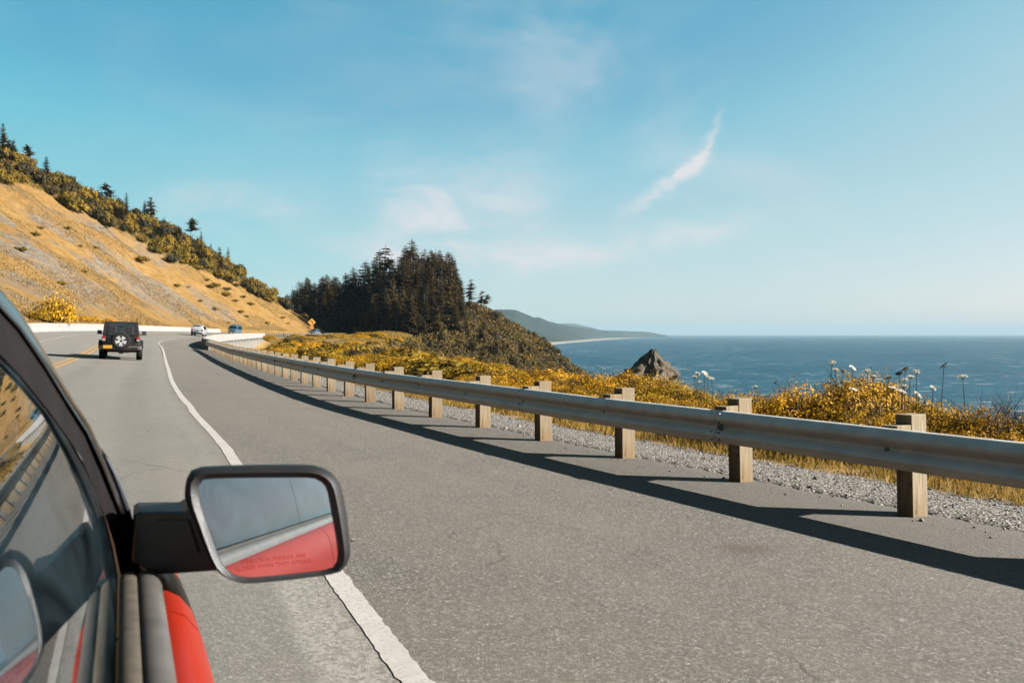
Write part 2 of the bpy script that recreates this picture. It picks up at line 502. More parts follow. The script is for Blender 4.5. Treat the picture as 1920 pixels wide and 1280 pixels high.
M['tyre'] = simple('tyre_rubber', (.013, .012, .011), .85, .2, var=.3, scale=30)
M['alloy'] = simple('alloy_wheel', (.62, .61, .60), .35, .5, .6)
M['black_paint'] = simple('black_car_paint', (.010, .008, .008), .35, .4, coat=.35)
M['grey_metal'] = simple('grey_bumper', (.12, .105, .095), .45, .5, .4)
M['red_lens'] = simple('red_lens', (.26, .012, .012), .25, .5)
M['white_lens'] = simple('white_lens', (.28, .25, .24), .25, .5)
M['plate'] = simple('yellow_plate', (.36, .18, .012), .5, .3)
M['print'] = simple('black_print', (.012, .010, .008), .6, .2)
M['white_car'] = simple('white_car_paint', (.27, .28, .285), .35, .5, coat=.5)
M['blue_car'] = simple('blue_car_paint', (.035, .085, .125), .35, .5, coat=.5)
M['pale_car'] = simple('pale_blue_car_paint', (.07, .10, .13), .35, .5, coat=.5)
M['white_plastic'] = simple('white_plastic', (.27, .27, .27), .5, .4)
M['kayak'] = simple('pale_blue_plastic', (.12, .22, .28), .4, .4)
M['sign_yellow'] = simple('sign_yellow', (.46, .20, .010), .55, .3, var=.08)
M['sign_orange'] = simple('sign_orange', (.42, .13, .008), .55, .3, var=.08)

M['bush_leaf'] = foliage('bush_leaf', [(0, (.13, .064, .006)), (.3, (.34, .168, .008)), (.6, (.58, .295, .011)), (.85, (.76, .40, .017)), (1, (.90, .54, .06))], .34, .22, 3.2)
M['cover_leaf'] = foliage('cover_leaf', [(0, (.06, .036, .008)), (.35, (.15, .090, .013)), (.7, (.27, .155, .018)), (.9, (.42, .24, .024)), (1, (.48, .32, .09))], .25, .1)
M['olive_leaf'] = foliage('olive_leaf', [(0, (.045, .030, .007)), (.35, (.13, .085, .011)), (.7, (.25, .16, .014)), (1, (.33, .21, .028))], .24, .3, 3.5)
M['dark_leaf'] = foliage('dark_scrub_leaf', [(0, (.038, .026, .009)), (.4, (.055, .039, .013)), (.8, (.075, .055, .018)), (1, (.090, .066, .022))], .18, .45)
M['needle'] = foliage('conifer_needle', [(0, (.022, .016, .008)), (.5, (.052, .036, .015)), (.85, (.092, .064, .022)), (1, (.14, .10, .034))], .16, .35)
M['dry_leaf'] = foliage('dry_twig', [(0, (.06, .045, .035)), (.5, (.12, .09, .068)), (1, (.20, .16, .12))], .05, .2)
M['bark'] = simple('bark', (.060, .046, .036), .9, .15, var=.35, scale=3)
M['pale_bark'] = simple('pale_bark', (.16, .135, .115), .9, .15, var=.3, scale=3)
M['stem'] = simple('green_stem', (.14, .10, .03), .8, .2)
M['umbel'] = foliage('flower_white', [(0, (.66, .54, .38)), (.5, (.95, .84, .64)), (1, (1.2, 1.12, .95))], .35, .05)
M['umbel_dry'] = foliage('flower_dry', [(0, (.09, .06, .03)), (1, (.20, .14, .07))], .1, .05)
M['grass'] = foliage('dry_grass_blade', [(0, (.20, .115, .022)), (.4, (.33, .195, .036)), (.8, (.43, .26, .06)), (1, (.22, .15, .02))], .3, .1)
M['pebble'] = foliage('pebble', [(0, (.055, .05, .044)), (.5, (.165, .15, .13)), (.85, (.25, .232, .205)), (1, (.36, .335, .30))], 0.0, .05)

# ------------------------------------------------------------------ geometry helpers


def tag(o, label=None, cat=None, group=None, kind=None):
    if label: o['label'] = label
    if cat: o['category'] = cat
    if group: o['group'] = group
    if kind: o['kind'] = kind
    return o


def empty(name, loc, rz=0.0):
    o = bpy.data.objects.new(name, None)
    COL.objects.link(o)
    o.location = loc; o.rotation_euler = (0, 0, rz)
    o.empty_display_size = .2
    return o


def world_of(o):
    b = Matrix.LocRotScale(o.location, o.rotation_euler, o.scale)
    return b if o.parent is None else world_of(o.parent) @ o.matrix_parent_inverse @ b


def link(name, me, parent=None, world_verts=False):
    o = bpy.data.objects.new(name, me)
    COL.objects.link(o)
    if parent is not None:
        o.parent = parent
        if world_verts:
            o.matrix_parent_inverse = world_of(parent).inverted()
    return o


def npmesh(name, V, F, mats, smooth=False, mi=None):
    """V (n,3), F (m,k) arrays -> mesh data"""
    me = bpy.data.meshes.new(name)
    V = np.asarray(V, np.float32); F = np.asarray(F, np.int32)
    k = F.shape[1]
    me.vertices.add(len(V)); me.vertices.foreach_set('co', V.ravel())
    me.loops.add(F.size); me.loops.foreach_set('vertex_index', F.ravel())
    me.polygons.add(len(F))
    me.polygons.foreach_set('loop_start', np.arange(0, F.size, k, dtype=np.int32))
    me.polygons.foreach_set('loop_total', np.full(len(F), k, np.int32))
    if smooth: me.polygons.foreach_set('use_smooth', np.ones(len(F), bool))
    for m in (mats if isinstance(mats, (list, tuple)) else [mats]): me.materials.append(m)
    if mi is not None: me.polygons.foreach_set('material_index', np.asarray(mi, np.int32))
    me.update(calc_edges=True)
    return me


class MB:
    """collects simple shapes into one mesh"""

    def __init__(self): self.v, self.f = [], []

    def add(self, vs, fs):
        o = len(self.v)
        self.v += [tuple(p) for p in vs]
        self.f += [tuple(i + o for i in f) for f in fs]
        return self

    def box(self, c, s, rot=None, bevel=0.0):
        x, y, z = s[0] / 2, s[1] / 2, s[2] / 2
        if bevel <= 0:
            vs = [(-x, -y, -z), (x, -y, -z), (x, y, -z), (-x, y, -z), (-x, -y, z), (x, -y, z), (x, y, z), (-x, y, z)]
            fs = [(3, 2, 1, 0), (4, 5, 6, 7), (0, 1, 5, 4), (1, 2, 6, 5), (2, 3, 7, 6), (3, 0, 4, 7)]
        else:
            bm = bmesh.new(); bmesh.ops.create_cube(bm, size=1)
            for v in bm.verts: v.co = Vector((v.co.x * s[0], v.co.y * s[1], v.co.z * s[2]))
            bmesh.ops.bevel(bm, geom=list(bm.edges), offset=bevel, segments=2, affect='EDGES', profile=.5)
            bm.verts.index_update()
            vs = [tuple(v.co) for v in bm.verts]; fs = [[v.index for v in f.verts] for f in bm.faces]
            bm.free()
        m = rot.to_matrix() if rot is not None and hasattr(rot, 'to_matrix') else rot
        c = Vector(c)
        vs = [(m @ Vector(p) if m is not None else Vector(p)) + c for p in vs]
        return self.add(vs, fs)

    def loft(self, loops, cap0=True, cap1=True, closed=True):
        n = len(loops[0]); o = []
        vs = [p for lp in loops for p in lp]
        for k in range(len(loops) - 1):
            for i in range(n if closed else n - 1):
                j = (i + 1) % n
                o.append((k * n + i, k * n + j, (k + 1) * n + j, (k + 1) * n + i))
        if cap0: o.append(tuple(reversed(range(n))))
        if cap1: o.append(tuple((len(loops) - 1) * n + i for i in range(n)))
        return self.add(vs, o)

    def tube(self, pts, rad, n=6, cap=True):
        pts = [Vector(p) for p in pts]
        if isinstance(rad, (int, float)): rad = [rad] * len(pts)
        loops = []
        for i, p in enumerate(pts):
            d = (pts[min(i + 1, len(pts) - 1)] - pts[max(i - 1, 0)]).normalized()
            a = d.cross(Vector((0, 0, 1)) if abs(d.z) < .9 else Vector((1, 0, 0))).normalized(); b = d.cross(a)
            loops.append([p + (a * math.cos(2 * math.pi * k / n) + b * math.sin(2 * math.pi * k / n)) * rad[i] for k in range(n)])
        return self.loft(loops, cap, cap)

    def lathe(self, prof, c, axis, n=24, close=False):
        """prof: (radius, offset along axis)"""
        ax = Vector(axis).normalized()
        a = ax.cross(Vector((0, 0, 1)) if abs(ax.z) < .9 else Vector((1, 0, 0))).normalized(); b = ax.cross(a)
        c = Vector(c)
        loops = [[c + ax * h + (a * math.cos(2 * math.pi * k / n) + b * math.sin(2 * math.pi * k / n)) * r for k in range(n)] for r, h in prof]
        if close: loops.append(loops[0])
        return self.loft(loops, not close, not close)

    def mesh(self, name, mats, smooth=False):
        me = bpy.data.meshes.new(name)
        me.from_pydata(self.v, [], self.f)
        for m in (mats if isinstance(mats, (list, tuple)) else [mats]): me.materials.append(m)
        if smooth:
            me.polygons.foreach_set('use_smooth', [True] * len(me.polygons))
            try: me.set_sharp_from_angle(angle=math.radians(40))
            except Exception: pass
        me.update()
        return me

    def build(self, name, mat, parent=None, world=False, smooth=False):
        me = self.mesh(name, mat, smooth)
        bm = bmesh.new(); bm.from_mesh(me); bmesh.ops.recalc_face_normals(bm, faces=bm.faces); bm.to_mesh(me); bm.free()
        return link(name, me, parent, world)


def dup(o, parent=None):
    c = o.copy(); COL.objects.link(c)
    c.parent = parent
    for ch in o.children: dup(ch, c)
    return c


# ------------------------------------------------------------------ camera maths (to turn measured directions into places)


def ray(px, py):
    x = (px - 960) / F_PX; y = (640 - py) / F_PX
    return Vector((x, math.cos(PITCH) + y * math.sin(PITCH), -math.sin(PITCH) + y * math.cos(PITCH)))


def at(px, py, depth):
    d = ray(px, py)
    return Vector((0, 0, CAM_Z)) + d * (depth / d.y)


def proj(p):
    p = Vector(p) - Vector((0, 0, CAM_Z))
    f = Vector((0, math.cos(PITCH), -math.sin(PITCH))); u = Vector((0, math.sin(PITCH), math.cos(PITCH)))
    z = p.dot(f)
    return 960 + F_PX * p.x / z, 640 - F_PX * p.dot(u) / z


# ------------------------------------------------------------------ road alignment: the line of the guardrail posts
PATH = np.array([(11.5, -6), (8.6, -1), (5.95, 3.1), (3.46, 6.94), (1.39, 10.2), (-.57, 13.55), (-2.5, 16.9), (-5.0, 21.9), (-10, 32.7), (-15.2, 44.2),
                 (-24.65, 65), (-29.2, 75), (-36.0, 95), (-43.7, 125), (-51.7, 165), (-54.2, 200), (-53.2, 230), (-50, 262), (-44, 300), (-33, 345)], float)


def alignment(P, n=40):
    out = []
    for i in range(len(P) - 1):
        p0, p1, p2, p3 = P[max(i - 1, 0)], P[i], P[i + 1], P[min(i + 2, len(P) - 1)]
        d1 = np.linalg.norm(p2 - p1); dm = np.linalg.norm(p1 - p0) or d1; dp = np.linalg.norm(p3 - p2) or d1
        m1 = ((p1 - p0) / dm * d1 + (p2 - p1) / d1 * dm) / (dm + d1) * d1 if i > 0 else p2 - p1
        m2 = ((p2 - p1) / d1 * dp + (p3 - p2) / dp * d1) / (dp + d1) * d1 if i < len(P) - 2 else p2 - p1
        for k in range(n):
            u = k / n
            out.append((2 * u ** 3 - 3 * u ** 2 + 1) * p1 + (u ** 3 - 2 * u ** 2 + u) * m1 + (-2 * u ** 3 + 3 * u ** 2) * p2 + (u ** 3 - u ** 2) * m2)
    out.append(P[-1])
    out = np.array(out)
    for _ in range(60): out[1:-1] = (out[:-2] + 2 * out[1:-1] + out[2:]) / 4
    return out


C = alignment(PATH)
CT = np.gradient(C, axis=0); CT /= np.linalg.norm(CT, axis=1)[:, None]
CN = np.stack([-CT[:, 1], CT[:, 0]], 1)                       # to the left of the direction of travel
CS = np.concatenate([[0], np.cumsum(np.linalg.norm(np.diff(C, axis=0), axis=1))])


def zr(Y): return np.interp(Y, [0, 45, 65, 80, 93, 110, 125, 165, 200, 230, 262, 340], [0, 0, .22, .42, .58, .72, .80, .88, .92, 1.0, 1.1, 1.5])
def sup(Y): return np.interp(Y, [4, 38, 55, 80, 150, 230], [.02, .055, .085, .10, .10, .05])
def edge_off(S): return np.interp(S, [0, 14.3, 16, 20.2, 21.5, 27.8, 44, 77, 95, 109, 126, 300], [5.5, 5.21, 4.95, 4.52, 4.38, 3.95, 3.78, 3.62, 3.8, 3.8, 3.6, 3.6])
def wall_off(S): return np.interp(S, [0, 60, 88, 118, 143, 170, 300], [14.2, 14.2, 14.1, 13.25, 12.2, 12.0, 12.0])
def sample(S):
    x = np.interp(S, CS, C[:, 0]); y = np.interp(S, CS, C[:, 1])
    nx = np.interp(S, CS, CN[:, 0]); ny = np.interp(S, CS, CN[:, 1])
    l = np.hypot(nx, ny); return x, y, nx / l, ny / l
def road_pt(S, s, dz=0.0):
    x, y, nx, ny = sample(S)
    return (x + nx * s, y + ny * s, float(zr(y) + sup(y) * max(s, -.4) + dz))
def s_of_y(Y): return float(np.interp(Y, C[:, 1], CS))
def locate(x, y):
    x = np.asarray(x, float).ravel(); y = np.asarray(y, float).ravel()
    idx = np.empty(len(x), int)
    for a in range(0, len(x), 4000):
        idx[a:a + 4000] = np.argmin((x[a:a + 4000, None] - C[None, :, 0]) ** 2 + (y[a:a + 4000, None] - C[None, :, 1]) ** 2, axis=1)
    s = (x - C[idx, 0]) * CN[idx, 0] + (y - C[idx, 1]) * CN[idx, 1]
    return idx, s


# value noise on numpy arrays
_perm = NR.random((256, 256))
def vnoise(x, y, octaves=4, rough=.5):
    out = np.zeros_like(x, float); amp = 1.0; tot = 0
    for o in range(octaves):
        xi = np.floor(x).astype(int); yi = np.floor(y).astype(int)
        fx = x - xi; fy = y - yi
        fx = fx * fx * (3 - 2 * fx); fy = fy * fy * (3 - 2 * fy)
        g = lambda i, j: _perm[(i + 17 * o) % 256, (j + 31 * o) % 256]
        v = (g(xi, yi) * (1 - fx) + g(xi + 1, yi) * fx) * (1 - fy) + (g(xi, yi + 1) * (1 - fx) + g(xi + 1, yi + 1) * fx) * fy
        out += (v - .5) * 2 * amp; tot += amp
        amp *= rough; x = x * 2.03 + 5.1; y = y * 2.03 + 9.7
    return out / tot


def sst(x, a, b):
    u = np.clip((x - a) / (b - a), 0, 1); return u * u * (3 - 2 * u)


HX = [-140, -110, -85, -70, -50, -33, -15, -5.8, 10, 24, 45, 66, 100]
HZ = [8, 7, 6, 6, 10, 13, 11.5, 8.6, -1, -11.8, -27, -43, -52]


def ground(x, y, fine=True):
    """height of the land; also returns zone masks"""
    x = np.asarray(x, float); y = np.asarray(y, float)
    shp = x.shape
    x = x.ravel(); y = y.ravel()
    idx, s = locate(x, y)
    Yp = C[idx, 1]; S = CS[idx]
    zc = zr(Yp); sp = sup(Yp)
    r = -s
    n1 = vnoise(x * .12, y * .12, 4); n2 = vnoise(x * .6 + 40, y * .6, 4); n3 = vnoise(x * .03 + 7, y * .03, 3)
    # sea side
    rc = np.interp(Yp, [0, 12, 20, 45, 100, 150, 200, 260], [7, 7.5, 8, 11, 25, 24, 24, 24])
    rr = np.maximum(r, 0)
    coast = zc - .03 - .10 * sst(rr, .3, 2.2) - .04 * np.clip(rr - 2, 0, 30) + n2 * .10 * sst(rr, 1.6, 4)
    gully = -3.3 * np.exp(-((Yp - 112) / 42) ** 4) * sst(rr, .2, 3)
    coast += gully + n1 * .9 * sst(rr, 5, 12) * sst(Yp, 25, 50)
    coast += 1.6 * np.exp(-((x + 36) / 9) ** 2 - ((y - 232) / 16) ** 2)
    e = np.maximum(rr - rc + n1 * 2, 0)
    coast -= np.minimum(.28 * e + .05 * e ** 2, .95 * e)
    coast -= 1.3 * np.maximum(y - 318, 0)
    coast = np.maximum(coast, -47 + n1)
    # headland
    hz = np.interp(x, HX, HZ)
    head = hz - .22 * np.maximum(290 - y, 0) - .0016 * np.maximum(275 - y, 0) ** 2 - .45 * np.maximum(y - 296, 0) + n1 * 1.4 + n3 * 2.2
    head += vnoise(x * .16 + y * .05, y * .02 + 3, 3) * 1.3
    head = np.where(y > 150, head, -60)
    land = np.maximum(coast, head)
    is_head = head > coast
    # hillside left of the road
    wo = wall_off(S)
    D = s - wo - 1.4
    Dc = np.interp(Yp, [40, 60, 150, 190, 215, 225, 245, 255, 262, 268, 276, 345], [44, 50, 62, 67, 61, 52, 48, 44, 28, 10, 0, 0])
    Dc = Dc + vnoise(Yp * .09, Yp * 0 + 2.2, 3) * 5 * (Dc > 12)
    base = zc + sp * wo + .15
    up = .76 * (np.sqrt(np.maximum(D, 0) ** 2 + 4) - 2)
    top = .76 * Dc - .42 * (D - Dc)
    k = 3.0
    h = np.clip(.5 + .5 * (top - up) / k, 0, 1)
    prof = up * h + top * (1 - h) - k * h * (1 - h) + .25 * k * np.exp(-np.abs(up) / 4)
    prof = np.where(D > 0, prof, 0)
    hill = base + prof + (n1 * 1.3 + n3 * 2.5 + n2 * .3) * sst(D, 2, 22)
    hill += (vnoise(Yp * .11, D * .02 + 5, 3) * .7) * sst(D, 4, 20)
    hill = np.maximum(hill, np.where(y > 180, head, -60))
    # corridor of the road
    road = zc + sp * np.clip(s, -.4, 40)
    z = np.where(s > wo + 1.0, hill, np.where(s > -.25, road - .16, land))
    # bridge: open gully under the deck
    under = (s > -.25) & (s < wo + .9) & (Yp > 76) & (Yp < 164)
    z = np.where(under, np.minimum(road - 1.0, -1.6), z)
    near_road = (s > -4) & (s <= -.25) & ((Yp < 74) | (Yp > 166))
    bl = sst(-s, .25, 4)
    z = np.where(near_road, (zc - .03 - .10 * sst(rr, .3, 2.2)) * (1 - bl) + land * bl, z)
    zone = np.where(s > wo + 1.0, np.where((head >= hill - .01) & (y > 180), 2, 1), np.where((is_head | ((r > rc + 2) & (Yp > 70))) & (s < -3), 2, 0))
    return z.reshape(shp), zone.reshape(shp), r.reshape(shp), Yp.reshape(shp), D.reshape(shp)


def gz(x, y): return float(ground(np.array([x]), np.array([y]))[0][0])


# terrain mesh: rings round the start point, denser near by and in the direction of the view
az = np.radians(np.concatenate([np.arange(-125, -40, 2.0), np.arange(-40, 40, .2), np.arange(40, 126, 2.0)]))
rad = np.concatenate([[.6, 1.2], np.geomspace(1.8, 60, 190), np.geomspace(61, 470, 250)])
A, RD = np.meshgrid(az, rad)
TX, TY = np.sin(A) * RD, np.cos(A) * RD
TZ, ZN, TR_, TYP, TD = ground(TX, TY)
nr, na = TX.shape
ii = np.arange(nr * na).reshape(nr, na)
quads = np.stack([ii[:-1, :-1], ii[:-1, 1:], ii[1:, 1:], ii[1:, :-1]], -1).reshape(-1, 4)[:, ::-1]
fz = ZN.ravel()[quads].max(axis=1)
TV = np.stack([TX, TY, TZ], -1).reshape(-1, 3)


def submesh(name, sel, mat, attrs):
    q = quads[sel]; used = np.unique(q); remap = np.full(nr * na, -1); remap[used] = np.arange(len(used))
    me = npmesh(name, TV[used], remap[q], mat, True)
    for an, arr in attrs.items():
        at_ = me.attributes.new(an, 'FLOAT', 'POINT'); at_.data.foreach_set('value', arr.ravel()[used].astype(np.float32))
    return link(name, me)


gravel = (1 - sst(TR_, 1.3, 2.4)) * (TR_ > -1) * 1.0
gravel = np.where(TYP > 40, gravel * .8, gravel)
tag(submesh('coastal_ground', fz == 0, M['verge'], {'gravel': gravel, 'scrubby': sst(TYP, 45, 90) * sst(TR_, 1, 4), 'sandy': np.exp(-((TX / np.maximum(TY, 1) + .222) / .018) ** 2) * sst(TYP, 60, 90)}),
    'gravel and dry earth ground between the guardrail and the cliff', kind='structure')
scree_m = sst(TD, 2, 8) * (1 - sst(TD, 36, 46)) * (1 - sst(TYP, 205, 235))
tag(submesh('hillside', fz == 1, M['hill'], {'scree': scree_m}), 'steep golden dry grass hillside above the road bend', kind='structure')
tag(submesh('headland', fz == 2, M['headland'], {}), 'dark scrub covered headland falling to the sea', kind='structure')

# ------------------------------------------------------------------ sea, far coast, haze
SEA_Z = -40.0
ang = np.radians(np.arange(0, 361, 3.0)); rr_ = np.concatenate([[1], np.geomspace(30, 40000, 40)])
A2, R2 = np.meshgrid(ang[:-1], rr_)
sv = np.stack([np.sin(A2) * R2, np.cos(A2) * R2, np.full_like(A2, SEA_Z)], -1).reshape(-1, 3)
n_a = len(ang) - 1
sf = [(k * n_a + i, (k + 1) * n_a + i, (k + 1) * n_a + (i + 1) % n_a, k * n_a + (i + 1) % n_a) for k in range(len(rr_) - 1) for i in range(n_a)]
tag(link('sea', npmesh('sea', sv, np.array(sf)[:, ::-1], M['sea'], True)), 'blue wind ruffled sea with small whitecaps', kind='structure')


def far_land(name, cols, mat, depth_back, rough, label, steps=26):
    """cols: (px, y of shore foot, y of top, distance of top); a real hill range: foot at sea level, ridge, back slope"""
    px = np.linspace(cols[0][0], cols[-1][0], 190)
    c = np.array(cols, float)
    ytop = np.interp(px, c[:, 0], c[:, 2]); yfoot = np.interp(px, c[:, 0], c[:, 1]); dist = np.interp(px, c[:, 0], c[:, 3])
    V = []
    for i in range(len(px)):
        f = at(px[i], yfoot[i], 1000); d = (f - Vector((0, 0, CAM_Z)))
        kf = (CAM_Z - SEA_Z + 2) / -d.z if d.z < -1e-6 else 1e9
        foot = Vector((0, 0, CAM_Z)) + d * min(kf, (dist[i] * .93) / 1000)
        top = at(px[i], ytop[i], dist[i])
        back = Vector((top.x * 1.25, top.y * 1.25, SEA_Z - 5))
        for k in range(steps + 1):
            u = k / steps
            h = u ** .9 if u < 1 else 1
            p = foot.lerp(top, u); zz = foot.z - 4 + (top.z - foot.z + 4) * (h * h * (3 - 2 * h) * .4 + h * .6)
            nz = noise.fractal(Vector((p.x * .0016, p.y * .0007, 3.3)), 1.0, 2.1, 5) * rough * (top.z - SEA_Z) * math.sin(math.pi * min(u, 1)) 
            nz += noise.fractal(Vector((p.x * .012, p.y * .004, 1.3)), 1.0, 2.1, 4) * rough * 10 * u
            V.append((p.x, p.y, zz + nz))
        V.append(tuple(back))
    m = steps + 2
    Fq = [(i * m + k, i * m + k + 1, (i + 1) * m + k + 1, (i + 1) * m + k) for i in range(len(px) - 1) for k in range(m - 1)]
    return tag(link(name, npmesh(name, V, Fq, mat, True)), label, kind='structure')


far_land('far_hills', [(860, 668, 598, 3600), (900, 660, 590, 4200), (918, 656, 583, 4400), (930, 653, 580.5, 4600), (950, 651, 580, 4800), (967, 650, 581, 5000), (985, 648, 588, 5200), (1000, 646, 595, 5400),
                       (1012, 645, 594.5, 5600), (1028, 644, 602, 5800), (1045, 643, 606.5, 6000), (1065, 641, 610, 6400), (1085, 639, 613, 6800), (1110, 636.5, 616, 7400), (1125, 635.5, 619, 7800),
                       (1165, 632.5, 620, 8800), (1200, 631.2, 621.2, 9800), (1220, 630.6, 622.5, 10400), (1238, 630.0, 626.4, 11000), (1252, 629.6, 628.6, 11400)],
         M['far_forest'], 0, .16, 'blue wooded coastal hills beyond the bay')
far_land('distant_mountain', [(1020, 628, 618, 13500), (1040, 628, 608, 13500), (1060, 628, 606, 13500), (1078, 628, 606.5, 13500), (1098, 628, 611, 13500), (1112, 628, 614.5, 13500), (1125, 628, 618, 13500), (1150, 628, 621.5, 13500), (1175, 628, 625, 13500)],
         M['far_forest'], 0, .10, 'fainter blue mountain rising behind the coastal hills')


def far_strip(name, top, bot, mat, z0, z1, label):
    px = np.linspace(top[0][0], top[-1][0], 90)
    yt = np.interp(px, [p[0] for p in top], [p[1] for p in top]); yb = np.interp(px, [p[0] for p in bot], [p[1] for p in bot])
    V = []
    for i in range(len(px)):
        for yy, z in ((yb[i], z0), ((yb[i] + yt[i]) / 2, (z0 + z1) / 2), (yt[i], z1)):
            d = ray(px[i], yy); k = (CAM_Z - z) / max(-d.z, 1e-5)
            p = Vector((0, 0, CAM_Z)) + d * min(k, 12000); V.append((p.x, p.y, z))
    Fq = [(3 * i + k, 3 * (i + 1) + k, 3 * (i + 1) + k + 1, 3 * i + k + 1) for i in range(len(px) - 1) for k in range(2)]
    return tag(link(name, npmesh(name, V, Fq, mat, True)), label, kind='structure')


far_strip('beach', [(860, 664), (900, 656), (1000, 641.5), (1035, 638), (1075, 634.5), (1100, 633.5), (1150, 632), (1200, 630.3), (1245, 629.2)],
          [(860, 676), (900, 669), (1000, 650), (1032, 645), (1065, 642), (1097, 639.2), (1151, 635.3), (1200, 632.8), (1245, 631)],
          M['far_sand'], SEA_Z + .4, SEA_Z + 5, 'pale sand beach curving along the far bay')
far_strip('surf_line', [(860, 676), (900, 669), (1000, 650), (1032, 645), (1065, 642), (1097, 639.2), (1151, 635.3), (1200, 632.8), (1245, 631)],
          [(860, 678), (900, 671), (1000, 651.6), (1032, 646.4), (1065, 643.1), (1097, 640.2), (1151, 635.9), (1200, 633.2), (1245, 631.3)],
          M['surf'], SEA_Z + .1, SEA_Z + .3, 'white surf line along the far beach')

# islets on the horizon
for px, w, h, lb in ((1643, 9, 3.0, 'tiny dark rock islet on the sea horizon at right'), (1290, 12, 1.6, 'low dark reef off the point at the end of the far hills')):
    p = at(px, 629.0, 11500); sc_ = 11500 / F_PX
    m = MB(); N = 10
    prof = [(1.0, -10), (.85, h * .45), (.5, h * .85), (.12, h)]
    loops = [[(p.x + math.cos(2 * math.pi * k / N) * w / 2 * q * sc_ * R.uniform(.8, 1.2), p.y + math.sin(2 * math.pi * k / N) * w / 2 * q * sc_, SEA_Z + z * sc_ if z > 0 else SEA_Z - 5) for k in range(N)] for q, z in prof]
    m.loft(loops)
    tag(m.build('sea_islet', M['rock'], smooth=True), lb, 'islet')

# sea stack
def rock_stack():
    depth = 265.0
    apex = at(1226, 657, depth)
    n_a, n_h = 64, 60
    V = []
    Hh = apex.z - SEA_Z + 3
    for k in range(n_h + 1):
        u = k / n_h; z = apex.z - u * Hh
        for i in range(n_a):
            th = 2 * math.pi * i / n_a
            rl = np.interp(u, [0, .03, .12, .30, .5, 1], [.4, 1.3, 4.6, 10.5, 17.0, 33.0])
            d = Vector((math.cos(th), math.sin(th), 0))
            nz = noise.fractal(Vector((d.x * 1.5, d.y * 1.5, z * .10)), 1.0, 2.2, 5)
            nz2 = noise.ridged_multi_fractal(Vector((d.x * 3.2 + 9, d.y * 3.2, z * .05)), 1.0, 2.0, 4, 1.0, 2.0)
            nz3 = noise.fractal(Vector((d.x * 4.5 + 3, d.y * 4.5, z * .22)), 1.0, 2.2, 5)
            q = rl * (1 + .42 * nz + .20 * (nz2 - 1.0) + .16 * nz3) + 1.0 * nz3
            q *= (1.12 if d.x < 0 else .95)
            q *= 1 + .10 * math.sin(z * 1.9 + nz * 6) * min(u * 14, 1)
            sx_ = 1.6 * noise.noise(Vector((0, 7, z * .16))) * min(u * 12, 1) - 3.0 * u
            V.append((apex.x + sx_ + d.x * q, apex.y + d.y * q, z + noise.noise(Vector((d.x * 4, d.y * 4, z * .3))) * 1.2))
    Fq = [(k * n_a + i, (k + 1) * n_a + i, (k + 1) * n_a + (i + 1) % n_a, k * n_a + (i + 1) % n_a) for k in range(n_h) for i in range(n_a)]
    return tag(link('sea_stack', npmesh('sea_stack', V, Fq, M['rock'], False)), 'pointed brown rock standing in the sea off the headland', 'sea stack')
rock_stack()

t = NT('haze_air')
t.n.remove(t.b)
pv = t.n.new('ShaderNodeVolumePrincipled')
pv.inputs['Color'].default_value = (.135, .190, .222, 1)
pv.inputs['Density'].default_value = 6.0e-5
pv.inputs['Anisotropy'].default_value = 0.0
t.l.new(pv.outputs[0], t.out.inputs['Volume'])
hz_ = MB().box((0, 0, (SEA_Z - 8 + 235) / 2), (84000, 84000, 235 - SEA_Z + 8)).build('haze', t.m)
tag(hz_, 'thin sea haze over the whole coast', kind='stuff')

# ------------------------------------------------------------------ road
S_END = s_of_y(292)
Sg = np.concatenate([np.arange(0, 40, .5), np.arange(40, S_END, 1.5)])
sg = np.concatenate([[-.32], np.linspace(0, 5.5, 8), np.linspace(6.2, 1.0, 0), [7, 9, 11]])
V, UVa, UVb = [], [], []
for S in Sg:
    x, y, nx, ny = sample(S)
    w = float(wall_off(S)) + .55
    offs = list(sg) + [w]
    for j, s in enumerate(offs):
        if j == 0: s += .10 * noise.noise(Vector((S * 1.3, 0, 0))) + .05 * noise.noise(Vector((S * 5.1, 3, 0)))
        V.append((x + nx * s, y + ny * s, float(zr(y) + sup(y) * max(s, -.4)) - (.03 if j == 0 else 0)))
        UVa.append((S, s)); UVb.append((S, s - float(edge_off(S))))
m = len(offs)
Fq = np.array([(i * m + k, (i + 1) * m + k, (i + 1) * m + k + 1, i * m + k + 1) for i in range(len(Sg) - 1) for k in range(m - 1)])
me = npmesh('road', V, Fq, M['asphalt'], True)
for nm, arr in (('road', UVa), ('edge', UVb)):
    u = me.uv_layers.new(name=nm)
    u.data.foreach_set('uv', np.array(arr, np.float32)[Fq.ravel()].ravel())
tag(link('road', me), 'grey two lane coast road bending right', kind='structure')


def line(name, off, width, mat, S0, S1, label, ragged=.006, parts=1):
    V, Fq = [], []
    S = S0
    chip = 0.0
    while S < S1:
        st_ = .045 if S < 30 else (.3 if S < 60 else 1.2)
        o = float(off(S))
        if R.random() < .05: chip = R.uniform(-.010, .016)
        jr = (R.uniform(-1, 1) * ragged + .006 * noise.noise(Vector((S * 2.1, 5, 0)))) if S < 40 else 0
        jl = (R.uniform(-1, 1) * ragged + chip) if S < 40 else 0
        a = road_pt(S, o - width / 2 + jr, .0035 + (.0005 if S < 60 else .02)); b = road_pt(S, o + width / 2 + jl * .6, .0035 + (.0005 if S < 60 else .02))
        V += [a, b]; S += st_
    Fq = [(2 * i, 2 * i + 2, 2 * i + 3, 2 * i + 1) for i in range(len(V) // 2 - 1)]
    return tag(link(name, npmesh(name, V, Fq, mat)), label, kind='structure')


